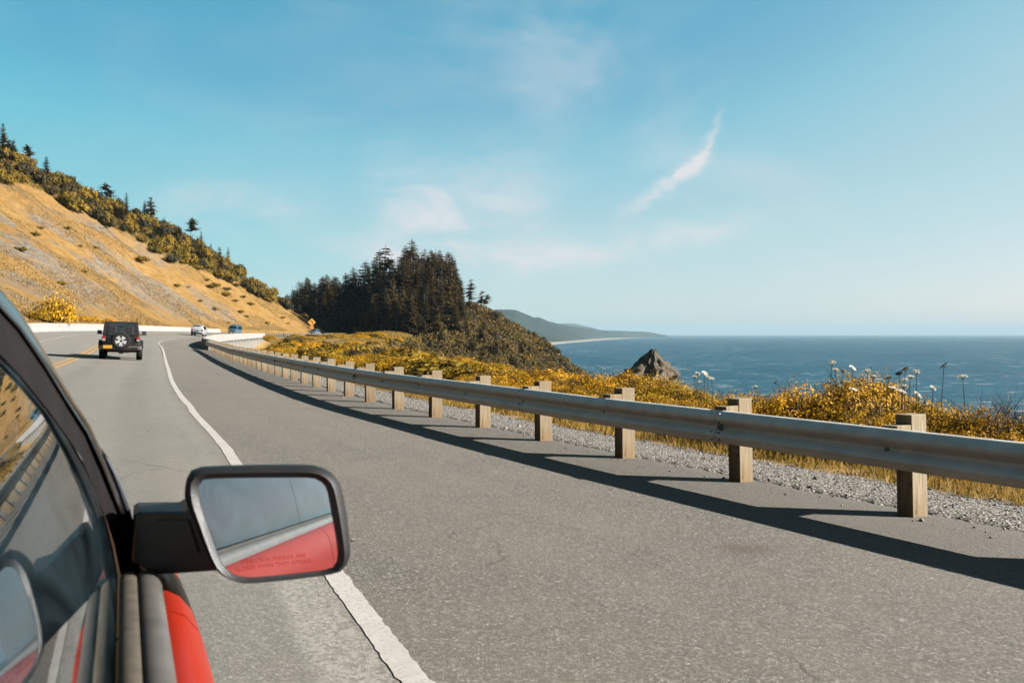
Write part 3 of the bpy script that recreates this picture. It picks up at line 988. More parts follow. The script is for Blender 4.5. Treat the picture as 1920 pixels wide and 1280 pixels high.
line('edge_line', lambda S: edge_off(S), .125, M['white_paint'], 2, s_of_y(160), 'white edge line along the right side of the lane', .007)
line('center_line', lambda S: edge_off(S) + 3.72, .11, M['yellow_paint'], 2, s_of_y(230), 'right stripe of the double yellow centre line', .004)
line('center_line', lambda S: edge_off(S) + 4.02, .11, M['yellow_paint'], 2, s_of_y(230), 'left stripe of the double yellow centre line', .004)
line('edge_line', lambda S: np.interp(S, [0, 70, 106, 300], [11.1, 11.0, 10.9, 10.6]), .11, M['white_paint'], 20, s_of_y(230), 'white edge line along the far left lane', .004)

# ------------------------------------------------------------------ guardrail
PROF = [(.0, .43), (.012, .446), (.055, .474), (.080, .496), (.085, .512), (.080, .530), (.055, .556), (.018, .584), (.010, .602), (.018, .620), (.055, .648), (.080, .674), (.085, .692), (.080, .710), (.062, .732), (.030, .760), (.008, .774), (-.010, .772)]


def beam_mesh(name, S0, S1, off, step, zofs=0.0, prof=PROF, mat='steel'):
    V = []
    Ss = np.arange(S0, S1 + 1e-6, step)
    full = prof + [(o - .006, z) for o, z in reversed(prof)]
    for S in Ss:
        x, y, nx, ny = sample(S)
        z0 = float(zr(y))
        wob = .006 * noise.noise(Vector((S * .5, 1, 0)))
        for o, z in full:
            V.append((x + nx * (off + o + wob), y + ny * (off + o + wob), z0 + z + zofs + wob))
    m = len(full)
    Fq = [(i * m + k, i * m + (k + 1) % m, (i + 1) * m + (k + 1) % m, (i + 1) * m + k) for i in range(len(Ss) - 1) for k in range(m)]
    return npmesh(name, V, Fq, M[mat], True)


S_POST0 = float(CS[np.argmin((C[:, 0] - 3.46) ** 2 + (C[:, 1] - 6.94) ** 2)])
S_RAIL_END = s_of_y(64.5)
gr_root = empty('guardrail', road_pt(S_POST0, 0))
tag(gr_root, 'weathered steel guardrail on timber posts along the right shoulder', 'guardrail')
SEG = 3.81
k = -3
S = S_POST0 - 1.905 * 5
while S < S_RAIL_END - .5:
    S2 = min(S + SEG, S_RAIL_END)
    me = beam_mesh('rail_beam', S, S2 + .16, .325 + (.009 if int(round((S - S_POST0) / SEG)) % 2 else 0), .381)
    link('rail_beam', me, gr_root, True)
    S += SEG
pm = MB().box((0, 0, .19), (.15, .215, 1.38), None, .006).mesh('post', M['timber'])
bmm = MB().box((0, 0, 0), (.15, .195, .36), None, .006).mesh('block', M['timber'])
btm = MB().lathe([(.0, -.004), (.022, -.004), (.022, .008), (.010, .016), (0, .016)], (0, 0, 0), (0, 1, 0), 8).mesh('bolt', M['bolt'])
rfm = MB().add([(0, 0, -.045), (0, .075, -.018), (0, .075, .018), (0, 0, .045), (.004, 0, -.045), (.004, .075, -.018), (.004, .075, .018), (.004, 0, .045)],
               [(0, 1, 2, 3), (7, 6, 5, 4), (0, 4, 5, 1), (1, 5, 6, 2), (2, 6, 7, 3), (3, 7, 4, 0)]).mesh('reflector_tab', M['reflector'])
k = -5
post_positions = []
while True:
    S = S_POST0 + 1.905 * k
    if S > S_RAIL_END - .6: break
    if S < .3: k += 1; continue
    x, y, nx, ny = sample(S)
    rz = math.atan2(ny, nx) - math.pi / 2          # local +Y points to the road
    z0 = float(zr(y))
    p = link('post', pm, gr_root); p.location = Vector((x, y, z0 + R.uniform(-.015, .012))) - gr_root.location
    p.rotation_euler = (R.uniform(-.022, .022), R.uniform(-.025, .025), rz + R.uniform(-.06, .06))
    post_positions.append((S, x, y, z0))
    b = link('block', bmm, p); b.location = (R.uniform(-.004, .004), .206, .625 + R.uniform(-.01, .01)); b.rotation_euler = (0, R.uniform(-.02, .02), 0)
    if k <= 12:
        for dz in (.596,):
            bo = link('bolt', btm, p); bo.location = (0, .340, dz)
    if k in (1, 7, 13):
        rf = link('reflector_tab', rfm, p); rf.location = (-.05, .338, .60)
    k += 1
# splice bolts: small, joined per rail in one mesh
sb = MB()
S = S_POST0 - 1.905 * 5
while S < 45:
    for ds in (-.05, .05):
        for zz, oo in ((.545, .066), (.655, .060), (.475, .056), (.735, .054)):
            x, y, nx, ny = sample(max(S + ds, 0)); c = (x + nx * (.325 + oo + .006), y + ny * (.325 + oo + .006), float(zr(y)) + zz)
            sb.lathe([(.0, -.006), (.013, -.006), (.013, .006), (0, .009)], c, (nx, ny, 0), 6)
    S += SEG
sb.build('splice_bolts', M['bolt'], gr_root, True)['kind'] = 'stuff'

# ------------------------------------------------------------------ bridge on the curve: parapet, deck edge, abutments
def ribbon(name, mat, parent, S0, S1, prof, step=2.0, cap=True):
    """prof: closed list of (offset, z above the road at offset 0)"""
    Ss = np.append(np.arange(S0, S1, step), S1)
    loops = []
    for S in Ss:
        x, y, nx, ny = sample(S); z0 = float(zr(y))
        loops.append([(x + nx * o, y + ny * o, z0 + z) for o, z in prof])
    return MB().loft(loops, cap, cap).build(name, mat, parent, True)


SB0, SB1 = s_of_y(65.2), s_of_y(166)
br = empty('road_bridge', road_pt(SB0, 0))
tag(br, 'white concrete road bridge curving over the gully', 'bridge')
# parapet in panels with open joints
S = SB0 + 1.6
while S < SB1 - .1:
    S2 = min(S + 9.0, SB1)
    ribbon('parapet', M['concrete'], br, S, S2 - .03, [(-.32, .0), (-.32, .80), (-.30, .84), (-.06, .84), (.02, .80), (.10, .18), (.10, -.02)], 1.5)
    S = S2
ribbon('end_post', M['concrete'], br, SB0, SB0 + 1.58, [(-.33, -.3), (-.33, .80), (-.30, .86), (-.04, .86), (.08, .80), (.12, -.3)], .8)
ribbon('deck_edge', M['concrete'], br, s_of_y(76), SB1 + 1.0, [(-.42, -.42), (-.42, -.003), (-.10, -.003), (-.10, -.42)], 2)
ribbon('deck', M['concrete'], br, s_of_y(76), SB1, [(-.10, -.90), (-.10, -.20), (12.4, .62), (12.4, -.2)], 4)
ribbon('girder', M['concrete'], br, s_of_y(78), SB1 - 2, [(.30, -2.1), (.30, -.88), (.75, -.86), (.75, -2.1)], 4)
for yy in (100, 128):
    x, y, nx, ny = sample(s_of_y(yy))
    MB().box((x + nx * 1.1, y + ny * 1.1, -3.5), (1.2, 1.6, 5.2), Matrix.Rotation(math.atan2(ny, nx), 3, 'Z')).build('pier', M['concrete'], br, True)
ribbon('abutment', M['concrete'], br, s_of_y(157), s_of_y(162), [(-.9, -5), (-.9, -.46), (8, -.3), (8, -5)], 2)
ribbon('wing_wall', M['concrete'], br, SB1 + .2, SB1 + 13, [(-.75, -4), (-.75, -.35), (-.45, -.35), (-.45, -4)], 2)
ribbon('abutment', M['concrete'], br, s_of_y(70), s_of_y(76), [(-.8, -4.5), (-.8, -.46), (8, -.3), (8, -4.5)], 2)

# outer barrier wall on the left side of the curve
ow = empty('barrier_wall', road_pt(s_of_y(60), 14.2))
tag(ow, 'long low white concrete wall along the outside of the bend', 'wall')
S = s_of_y(30)
while S < s_of_y(178):
    Ss = np.linspace(S, S + 11.94, 7)
    loops = []
    for q in Ss:
        x, y, nx, ny = sample(q); w = float(wall_off(q)); z0 = float(zr(y) + sup(y) * w)
        loops.append([(x + nx * (w + o), y + ny * (w + o), z0 + z) for o, z in [(-.22, -.3), (-.22, .10), (-.06, .38), (-.02, .78), (.0, .80), (.22, .80), (.24, .78), (.28, -.3)]])
    MB().loft(loops).build('wall_panel', M['concrete'], ow, True)
    S += 12.0

# far guardrail beyond the bridge
fg = empty('far_guardrail', road_pt(s_of_y(169), 0))
tag(fg, 'distant timber post guardrail along the road beyond the bridge', 'guardrail')
fp = MB().box((0, 0, .2), (.17, .20, 1.25)).mesh('post', M['timber'])
S = SB1 + .6
j = 0
while S < s_of_y(289):
    x, y, nx, ny = sample(S)
    p = link('post', fp, fg); p.location = Vector((x, y, float(zr(y)))) - fg.location
    p.rotation_euler = (0, 0, math.atan2(ny, nx) - math.pi / 2)
    S += 1.905; j += 1
S = SB1 + .2
while S < s_of_y(288):
    link('rail_beam', beam_mesh('rail_beam', S, S + 15.2, .14, 1.905, .03, [(0, .43), (.08, .5), (.01, .60), (.08, .69), (0, .778)], 'old_steel'), fg, True)
    S += 15.24

# ------------------------------------------------------------------ curve warning sign beyond the bridge
def sign(name, px, py, depth, size, label, plate=True, mat_d='sign_yellow', mat_p='sign_orange', arrow=True):
    c = at(px, py, depth)
    g = gz(c.x, c.y)
    root = empty(name, (c.x, c.y, g), math.radians(24)); tag(root, label, 'road sign')
    h = size / math.sqrt(2); cz = c.z - g; tk = .01
    # diamond with rounded corners, facing -Y
    def diamond(hh, y0, y1, m):
        pts = []
        for k in range(4):
            a0 = math.pi / 2 * k
            ctr = Vector((math.cos(a0), math.sin(a0))) * (hh - .12 * hh)
            for da in (-.6, 0, .6): pts.append(ctr + Vector((math.cos(a0 + da), math.sin(a0 + da))) * .12 * hh)
        return m.loft([[(p.x, y0, cz + p.y) for p in pts], [(p.x, y1, cz + p.y) for p in pts]])
    bd = MB(); diamond(h, 0, -.02, bd).build('board', M[mat_d], root)
    bb = MB()
    outer = [(math.cos(a), math.sin(a)) for a in (0, math.pi / 2, math.pi, 1.5 * math.pi)]
    o1 = [(x * h * .93, -.024, cz + z * h * .93) for x, z in outer]; o2 = [(x * h * .88, -.024, cz + z * h * .88) for x, z in outer]
    bb.loft([o1, o2], False, False)
    bb.build('border', M['print'], root)
    if arrow:
        ar = MB()
        q = h * .11
        path = [(.26, -.42), (.26, -.05), (.16, .16), (-.02, .24)]
        L = [[(x * h - q * .9 * (1 if i < 2 else .5), -.025, cz + z * h - (0 if i < 2 else q * .9)), (x * h + q * .9 * (1 if i < 2 else .5), -.025, cz + z * h + (0 if i < 2 else q * .9))] for i, (x, z) in enumerate(path)]
        for i in range(3): ar.add([L[i][0], L[i][1], L[i + 1][1], L[i + 1][0]], [(0, 1, 2, 3)])
        ar.add([(-.02 * h, -.026, cz + .46 * h), (-.46 * h, -.026, cz + .24 * h), (-.02 * h, -.026, cz + .02 * h)], [(0, 1, 2)])
        ar.build('arrow', M['print'], root)
    if plate:
        MB().box((0, -.01, cz - h * 1.36), (h * .92, .02, h * .86)).build('speed_plate', M[mat_p], root)
    MB().tube([(0, .04, -.5), (0, .04, cz + h * .5)], .055, 8).build('pole', M['bark'], root)
    return root
sign('curve_sign', 584.5, 604, 187, 1.28, 'yellow diamond left curve warning sign with orange speed plate')
sign('far_sign', 664.5, 614.5, 268, .70, 'small orange sign far down the road by the dark trees', True, 'sign_orange', 'sign_yellow', False)
for px, py in ((666, 622), (670.3, 620.5)):
    c = at(px, py, 255); g = gz(c.x, c.y)
    mk_ = empty('marker_post', (c.x, c.y, g))
    tag(mk_, 'small white marker post beside the far guardrail, ' + ('left one of the pair' if px < 668 else 'right one of the pair'), 'marker post', 'white marker posts by the far guardrail')
    MB().box((0, 0, (c.z - g) / 2), (.12, .03, c.z - g)).build('stake', M['white_plastic'], mk_)
    MB().box((0, -.02, c.z - g + .12), (.26, .02, .3)).build('plate', M['white_plastic'], mk_)

# ------------------------------------------------------------------ vehicles


def wheel(root, x, y, r, w, name='wheel', rim=True, spokes=5):
    wr = MB().lathe([(r * .62, -w / 2), (r * .92, -w / 2), (r, -w * .32), (r, w * .32), (r * .92, w / 2), (r * .62, w / 2)], (x, y, r), (1, 0, 0), 24, True).build('wheel', M['tyre'], root, smooth=True)
    if rim: MB().lathe([(0, -w * .36), (r * .62, -w * .40), (r * .62, w * .40), (0, w * .36)], (x, y, r), (1, 0, 0), 20).build('rim', M['alloy'], wr)
    return wr


def jeep():
    """seen straight from behind; local -Y is the rear"""
    S = 0
    root = empty('off_road_vehicle', (0, 0, 0))
    tag(root, 'black boxy off-roader with spare wheel driving ahead in our lane', 'car')
    hw = .80
    # lower tub
    m = MB(); m.box((0, 1.85, .88), (1.58, 3.6, .56), None, .05); m.box((0, 1.3, .56), (1.3, 2.9, .22), None, .03)
    m.box((0, 3.55, .98), (1.36, 1.15, .38), None, .06)
    m.build('body', M['black_paint'], root, smooth=True)
    # hard top with sloping sides
    z0, z1 = 1.14, 1.82
    def sect(y, top, ins, hw0=.78): return [(-hw0, y, z0), (hw0, y, z0), (hw0 - ins, y, top - .05), (hw0 - ins - .05, y, top), (-hw0 + ins + .05, y, top), (-hw0 + ins, y, top - .05)]
    m = MB(); m.loft([sect(.02, z1 - .02, .075), sect(.10, z1, .07), sect(1.6, z1 + .01, .07), sect(2.15, z1 - .03, .08), sect(2.55, 1.2, .03)])
    m.build('hard_top', M['black_plastic'], root)
    # rear window in the tailgate: frame, glass, wiper
    fr = MB(); fr.loft([[(-.60, .01, 1.17), (.60, .01, 1.17), (.55, .035, 1.75), (-.55, .035, 1.75)], [(-.60, -.012, 1.17), (.60, -.012, 1.17), (.55, .012, 1.75), (-.55, .012, 1.75)]])
    f = fr.build('rear_window', M['gloss_black'], root)
    MB().loft([[(-.56, -.012, 1.20), (.56, -.012, 1.20), (.515, .008, 1.72), (-.515, .008, 1.72)], [(-.56, -.018, 1.20), (.56, -.018, 1.20), (.515, .002, 1.72), (-.515, .002, 1.72)]]).build('pane', M['glass'], f)
    MB().box((-.02, -.02, 1.60), (.30, .012, .05)).build('brake_lamp', M['print'], f)
    # see-through strip of the windscreen beyond: pale rectangle between the seats, plus two headrests against it
    for x in (-.36, .36): MB().box((x, -.006, 1.42), (.30, .03, .34), None, .02).build('seat_back', M['black_plastic'], f)
    for sx in (-1, 1):
        w = MB()
        w.loft([[(sx * .79, .25, 1.20), (sx * .79, 1.0, 1.20), (sx * .735, 1.0, 1.70), (sx * .735, .25, 1.70)], [(sx * .80, .25, 1.20), (sx * .80, 1.0, 1.20), (sx * .745, 1.0, 1.70), (sx * .745, .25, 1.70)]])
        w.build('side_window', M['glass'], root)
        w = MB()
        w.loft([[(sx * .79, 1.12, 1.20), (sx * .79, 1.95, 1.20), (sx * .735, 1.85, 1.70), (sx * .735, 1.12, 1.70)], [(sx * .80, 1.12, 1.20), (sx * .80, 1.95, 1.20), (sx * .745, 1.85, 1.70), (sx * .745, 1.12, 1.70)]])
        w.build('side_window', M['glass'], root)
        # flares
        for y in (.62, 3.05):
            fl = MB()
            prof = [(-.52, .58), (-.48, .80), (-.34, .93), (0, .97), (.34, .93), (.48, .80), (.52, .58)]
            fl.loft([[(sx * .76, y + a, b) for a, b in prof], [(sx * .955, y + a, b - .03) for a, b in prof], [(sx * .965, y + a * .97, b - .08) for a, b in prof]], False, False, False)
            fl.build('fender_flare', M['black_plastic'], root)
        tl = MB().box((sx * .735, -.035, 1.005), (.165, .11, .22), None, .015).build('tail_light', M['black_plastic'], root)
        MB().box((sx * .735, -.092, 1.045), (.13, .012, .10)).build('red_lens', M['red_lens'], tl)
        MB().box((sx * .735, -.092, .945), (.13, .012, .07)).build('reverse_lens', M['white_lens'], tl)
        # mirrors
        mi = MB().box((sx * 1.0, 2.15, 1.30), (.20, .12, .20), None, .02).build('side_mirror', M['black_plastic'], root)
        MB().tube([(sx * .78, 2.2, 1.22), (sx * .95, 2.17, 1.22)], .022, 6).build('mirror_arm', M['black_plastic'], mi)
        MB().box((sx * 1.0, 2.085, 1.30), (.16, .008, .16)).build('mirror_glass', M['dark_mirror'], mi)
        MB().box((sx * .80, 1.9, .93), (.02, .13, .035)).build('door_handle', M['black_plastic'], root)
        for y in (.62, 3.05): wheel(root, sx * .80, y, .41, .27)
    # tailgate panel, hinges, rear bumper
    MB().box((.0, -.005, .90), (1.22, .03, .46), None, .01).build('tailgate', M['black_paint'], root)
    for z in (.80, 1.02): MB().box((.60, -.03, z), (.16, .03, .05), None, .006).build('hinge', M['black_plastic'], root)
    bp = MB().box((0, -.14, .57), (1.30, .22, .20), None, .03).build('bumper', M['black_plastic'], root, smooth=True)
    MB().box((.60, -.16, .575), (.56, .22, .17), None, .03).build('bumper_end', M['grey_metal'], bp)
    MB().box((-.80, -.14, .575), (.26, .22, .17), None, .03).build('bumper_end', M['black_plastic'], bp)
    MB().box((.56, -.275, .575), (.34, .01, .09)).build('fog_recess', M['print'], bp)
    pl = MB().box((-.56, -.262, .62), (.38, .015, .155), None, .004).build('license_plate', M['plate'], root)
    MB().box((-.56, -.272, .625), (.26, .004, .014)).build('plate_band', M['sign_orange'], pl)
    MB().tube([(-.1, .1, .40), (.35, .1, .40)], .06, 8).build('muffler', M['grey_metal'], root)
    MB().tube([(-.72, .62, .41), (.72, .62, .41)], .055, 8).build('axle', M['black_plastic'], root)
    MB().box((0, .62, .41), (.24, .24, .24), None, .05).build('differential', M['black_plastic'], root)
    # spare wheel
    sp = MB().lathe([(.255, .0), (.36, -.005), (.405, .03), (.42, .09), (.42, .17), (.40, .22), (.36, .24), (.255, .24)], (.0, -.04, .905), (0, -1, 0), 40, True).build('spare_wheel', M['tyre'], root, smooth=True)
    MB().lathe([(0, .16), (.255, .16), (.268, .225), (.252, .235), (.235, .19), (0, .17)], (0, -.04, .905), (0, -1, 0), 32).build('rim', M['print'], sp)
    spk = MB()
    for k in range(5):
        a = math.pi / 2 + math.pi / 5 + k * 2 * math.pi / 5
        d = Vector((math.cos(a), 0, math.sin(a))); n = Vector((-math.sin(a), 0, math.cos(a)))
        c0 = Vector((0, -.26, .905))
        lp = lambda rr, w, y: [c0 + d * rr + n * w + Vector((0, y, 0)), c0 + d * rr - n * w + Vector((0, y, 0)), c0 + d * rr - n * w + Vector((0, y + .04, 0)), c0 + d * rr + n * w + Vector((0, y + .04, 0))]
        spk.loft([lp(.05, .05, 0), lp(.13, .062, -.012), lp(.20, .088, -.008), lp(.25, .105, 0)])
    spk.lathe([(.245, -.235), (.275, -.23), (.275, -.19), (.245, -.19)], (0, -.04 - .47 + .47, .905), (0, 1, 0), 32, True)
    spk.build('spokes', M['alloy'], sp)
    MB().lathe([(0, .262), (.035, .262), (.045, .24), (0, .24)], (0, -.015, .905), (0, -1, 0), 16).build('hub_cap', M['black_plastic'], sp)
    MB().tube([(0, .0, .905), (0, -.2, .905)], .06, 8).build('spare_bracket', M['black_plastic'], root)
    MB().tube([(.10, -.03, 1.20), (.42, -.02, 1.23)], .008, 5).build('wiper', M['black_plastic'], root)
    return root


def place(root, S, s, flip=False, yaw=0.0):
    x, y, nx, ny = sample(S)
    p = road_pt(S, s)
    tx, ty = ny, -nx
    rz = math.atan2(ty, tx) - math.pi / 2 + (math.pi if flip else 0) + yaw
    root.location = p
    bank = math.atan(float(sup(y)))
    root.rotation_euler = (0, bank if not flip else -bank, rz)


jp = jeep()
JS, Js = 52.5, 5.72
place(jp, JS, Js)
jp.rotation_euler = (0, .03, jp.rotation_euler[2] + .015)


def shell(root, st, mat, name='body'):
    """st: stations (y, z_floor, z_belt, z_top, half width, half width of roof)"""
    loops = []
    for y, zf, zb, zt, w, wt in st:
        loops.append([(-w * .90, y, zf), (-w, y, zf + .16), (-w, y, zb), (-wt, y, zt - .05), (-wt + .08, y, zt), (wt - .08, y, zt), (wt, y, zt - .05), (w, y, zb), (w, y, zf + .16), (w * .90, y, zf)])
    return MB().loft(loops).build(name, mat, root, smooth=True)


def panel(root, name, pts, mat, d):
    a = [Vector(p) for p in pts]; d = Vector(d)
    return MB().loft([a, [p + d for p in a]]).build(name, mat, root)


def suv(mat, label, name='parked_car', cat='car'):
    root = empty(name, (0, 0, 0)); tag(root, label, cat)
    shell(root, [(.0, .42, .92, 1.0, .86, .80), (.06, .32, .98, 1.30, .90, .74), (.30, .30, 1.0, 1.60, .92, .66), (.8, .28, 1.0, 1.68, .92, .66), (2.2, .28, .98, 1.68, .92, .66), (2.8, .28, .96, 1.58, .92, .66), (3.35, .28, .95, 1.02, .91, .78), (4.2, .30, .86, .92, .88, .76), (4.5, .40, .72, .76, .78, .66)], mat)
    panel(root, 'rear_window', [(-.70, .05, 1.05), (.70, .05, 1.05), (.60, .29, 1.54), (-.60, .29, 1.54)], M['glass'], (0, -.03, .01))
    panel(root, 'windscreen', [(-.70, 3.30, 1.06), (.70, 3.30, 1.06), (.60, 2.83, 1.54), (-.60, 2.83, 1.54)], M['glass'], (0, .04, .02))
    for sx in (-1, 1):
        for y0, y1 in ((.42, 1.30), (1.38, 2.10), (2.18, 2.95)):
            panel(root, 'side_window', [(sx * .90, y0, 1.06), (sx * .90, y1, 1.06), (sx * .70, min(y1, 2.62), 1.54), (sx * .70, y0 + .08, 1.54)], M['glass'], (sx * .012, 0, .004))
        MB().box((sx * .76, .0, .93), (.24, .10, .16), None, .02).build('tail_light', M['red_lens'], root)
        MB().box((sx * .70, 4.44, .70), (.26, .10, .14), None, .02).build('headlight', M['white_lens'], root)
        MB().box((sx * 1.0, 2.95, 1.08), (.18, .10, .15), None, .02).build('side_mirror', mat, root)
        MB().tube([(sx * .60, .5, 1.72), (sx * .60, 2.4, 1.74)], .025, 6).build('roof_rail', M['black_plastic'], root)
        for y in (.85, 3.6): wheel(root, sx * .80, y, .35, .23)
    MB().box((0, -.02, .44), (1.66, .16, .22), None, .03).build('bumper', M['black_plastic'], root)
    MB().box((0, -.01, .78), (.50, .04, .12)).build('license_plate', M['blue_car'], root)
    MB().box((0, .16, 1.62), (1.2, .22, .04), None, .01).build('spoiler', mat, root)
    return root


wc = suv(M['white_car'], 'white SUV driving ahead on the bridge curve', 'white_suv')
place(wc, s_of_y(121), float(edge_off(130)) + 1.25)
pc = suv(M['pale_car'], 'tiny pale blue car in the dark shade of the trees beyond the bridge', 'distant_car')
place(pc, s_of_y(240), 6.4, True)


def van():
    root = empty('blue_van', (0, 0, 0)); tag(root, 'blue van with a board on its roof coming round the bend', 'van')
    shell(root, [(.0, .35, 1.05, 1.90, .92, .80), (.15, .30, 1.05, 1.98, .94, .80), (3.2, .30, 1.05, 1.98, .94, .80), (3.75, .30, 1.05, 1.86, .94, .78), (4.25, .32, 1.05, 1.14, .93, .82), (4.6, .36, .92, 1.0, .88, .80), (4.72, .45, .80, .86, .80, .72)], M['blue_car'])
    panel(root, 'windscreen', [(-.78, 4.22, 1.16), (.78, 4.22, 1.16), (.68, 3.78, 1.78), (-.68, 3.78, 1.78)], M['glass'], (0, .04, .02))
    for sx in (-1, 1):
        for y0, y1 in ((.3, 1.4), (1.5, 2.6), (2.75, 3.7)):
            panel(root, 'side_window', [(sx * .93, y0, 1.12), (sx * .93, y1, 1.12), (sx * .83, y1 - .1, 1.75), (sx * .83, y0, 1.75)], M['glass'], (sx * .015, 0, .004))
        MB().box((sx * .72, 4.66, .78), (.26, .14, .18), None, .03).build('headlight', M['white_lens'], root)
        MB().box((sx * 1.05, 3.9, 1.25), (.16, .10, .24), None, .02).build('side_mirror', M['black_plastic'], root)
        for y in (.95, 3.8): wheel(root, sx * .80, y, .34, .22)
    MB().box((0, 4.72, .72), (.9, .08, .22), None, .02).build('grille', M['print'], root)
    MB().box((0, 4.74, .46), (1.7, .16, .2), None, .03).build('bumper', M['white_plastic'], root)
    for y in (1.0, 2.9): MB().box((0, y, 2.06), (1.5, .06, .05)).build('roof_bar', M['black_plastic'], root)
    return root


vn = van()
place(vn, s_of_y(176), 7.6, True)
# board carried on the van roof: a thing of its own
kb = empty('roof_board', (0, 0, 0))
tag(kb, 'pale blue board tied on the roof of the blue van', 'surfboard')
loops = []
for q in np.linspace(0, 1, 9):
    w = .30 * math.sin(math.pi * (q * .86 + .07)) + .02
    loops.append([(.32 - w, q * 2.6, 2.12 + .12 * q * q), (.32, q * 2.6, 2.09 + .12 * q * q), (.32 + w, q * 2.6, 2.12 + .12 * q * q), (.32, q * 2.6, 2.19 + .12 * q * q)])
MB().loft(loops).build('hull', M['kayak'], kb, smooth=True)
MB().box((.32, .3, 2.15), (.02, .25, .2)).build('fin', M['white_plastic'], kb)
kb.scale = vn.scale; kb.location = vn.location; kb.rotation_euler = vn.rotation_euler
kb.location = Vector(kb.location) + Vector((0, 0, .04))

# ------------------------------------------------------------------ our own car: red SUV whose flank, window and mirror are in the foreground
U2, R2v = Vector((-.4384, .8988, 0)), Vector((.8988, .4384, 0))
def W(t, a, b): return Vector((0, 0, CAM_Z)) + U2 * t + R2v * a - Vector((0, 0, b))
car = empty('red_suv', W(0, -.85, CAM_Z) + Vector((0, 0, .10)))
tag(car, 'our red SUV in the left foreground with black window frame and side mirror', 'car')


def extr(name, prof, t0, t1, mat, smooth=True, nt=2, parent=None, taper=None):
    ts = np.linspace(t0, t1, nt)
    loops = []
    for t in ts:
        da = taper(t) if taper else (0, 0)
        loops.append([W(t, a + da[0], b + da[1]) for a, b in prof])
    return MB().loft(loops).build(name, mat, parent or car, True, smooth)


# flank profile (a outward, b down)
side = [(-.06, .44), (.043, .3905), (.058, .3875), (.076, .397), (.093, .420), (.104, .452), (.110, .50), (.114, .60), (.110, .80), (.095, 1.0), (.07, 1.12), (.0, 1.22), (-.10, 1.24), (-.10, .5)]
extr('door', side, -.30, 1.205, M['red'])
extr('rear_door', side, -1.30, -.308, M['red'])
extr('quarter_panel', side, -2.5, -1.308, M['red'])
def fend(t): 
    u = max(0, (t - 1.212) / 1.9); return (-.20 * u * u, .06 * u + .10 * u * u)
extr('fender', side, 1.213, 3.0, M['red'], True, 12, None, fend)
# rest of the body: far side, bonnet, tail, roof
bd = MB()
bl_ = [(-.065, .445), (-.20, .47), (-.85, .45), (-1.5, .47), (-1.70, .50), (-1.74, .8), (-1.66, 1.2), (-.10, 1.2)]
bd.loft([[W(t, a, b + db) for a, b in bl_] for t, db in ((1.50, .0), (2.2, .06), (2.85, .16), (3.0, .36))])
bd.loft([[W(t, a, b) for a, b in [(-.11, .46), (-1.58, .46), (-1.72, .6), (-1.66, 1.2), (-.11, 1.2)]] for t in (-2.5, 1.498)])
bd.build('body', M['red'], car, True)
MB().loft([[W(t, a, b) for a, b in [(-.262, -.34), (-.32, -.385), (-.85, -.415), (-1.36, -.385), (-1.44, -.30), (-1.42, -.27), (-.28, -.30)]] for t in (-2.35, .42)]).build('roof', M['red'], car, True)
MB().loft([[W(1.44, -.10, .44), W(1.44, -1.55, .44), W(.44, -1.40, -.30), W(.44, -.30, -.30)], [W(1.46, -.10, .45), W(1.46, -1.55, .45), W(.47, -1.40, -.31), W(.47, -.30, -.31)]]).build('windscreen', M['glass'], car, True)
MB().loft([[W(t, -1.60, .44), W(t, -1.42, -.28), W(t, -1.44, -.28), W(t, -1.62, .44)] for t in (-2.3, 1.2)]).build('far_window', M['glass'], car, True)
MB().loft([[W(-2.45, -.1, .46), W(-2.45, -1.58, .46), W(-2.36, -1.4, -.28), W(-2.36, -.3, -.28)], [W(-2.47, -.1, .46), W(-2.47, -1.58, .46), W(-2.38, -1.4, -.28), W(-2.38, -.3, -.28)]]).build('rear_window', M['glass'], car, True)
for t_ in (-1.75, 2.35):
    for a_ in (-.02, -1.62):
        c = W(t_, a_, CAM_Z - .10 - .37)
        wv = MB().lathe([(.24, -.13), (.34, -.13), (.375, -.09), (.375, .09), (.34, .13), (.24, .13)], c, R2v, 28, True).build('wheel', M['tyre'], car, True, True)
        MB().lathe([(0, -.08), (.24, -.09), (.24, .10), (0, .09)], c, R2v, 24).build('rim', M['alloy'], wv, True)

# side glass: one gently curved sheet leaning inwards
def glass_a(h): return -.010 - .115 * h - .585 * h * h
def glass_pt(t, b): return W(t, glass_a(.385 - b), b)
def on_glass(px, py):
    """(t, b, depth) where the direction px, py meets the glass surface"""
    d = ray(px, py); dr, du, dz = d.dot(R2v), d.dot(U2), d.z
    for k in np.linspace(.3, 1.9, 1600):
        b = -dz * k
        if b > .385: break
        if dr * k <= glass_a(.385 - b): return du * k, b, k
    return None
ST = [(-420, -170, -420, -10), (-200, 203, -200, 345), (0, 541, -4, 660), (36, 582, 40, 706), (84, 657, 90, 768), (127, 731, 126, 818), (169, 797, 152, 856), (197, 858, 172, 905), (222, 920, 196, 965), (244, 985, 220, 1020), (256, 1056, 236, 1068)]
ST = [q + (float(np.interp(q[3], [-10, 345, 660, 706, 768, 818, 856, 905, 965, 1020, 1068], [.60, .76, .902, .967, 1.043, 1.108, 1.16, 1.19, 1.235, 1.31, 1.345])),) for q in ST]
gl = MB(); nb = 14
tt0 = -.345
def front_lim(b):
    return float(np.interp(b, [-.30, -.1, .021, .052, .1, .144, .182, .223, .283, .385], [.60, .93, 1.08, 1.142, 1.215, 1.278, 1.325, 1.355, 1.385, 1.40])) + .012
rows = []
for i in range(nb + 1):
    b = -.28 + (.385 + .28) * i / nb
    rows.append([glass_pt(tt0 + (front_lim(b) - tt0) * j / 8, b) for j in range(9)])
gl.loft(rows, False, False, False)
gl.build('door_window', M['glass'], car, True, True)
gl = MB(); rows = []
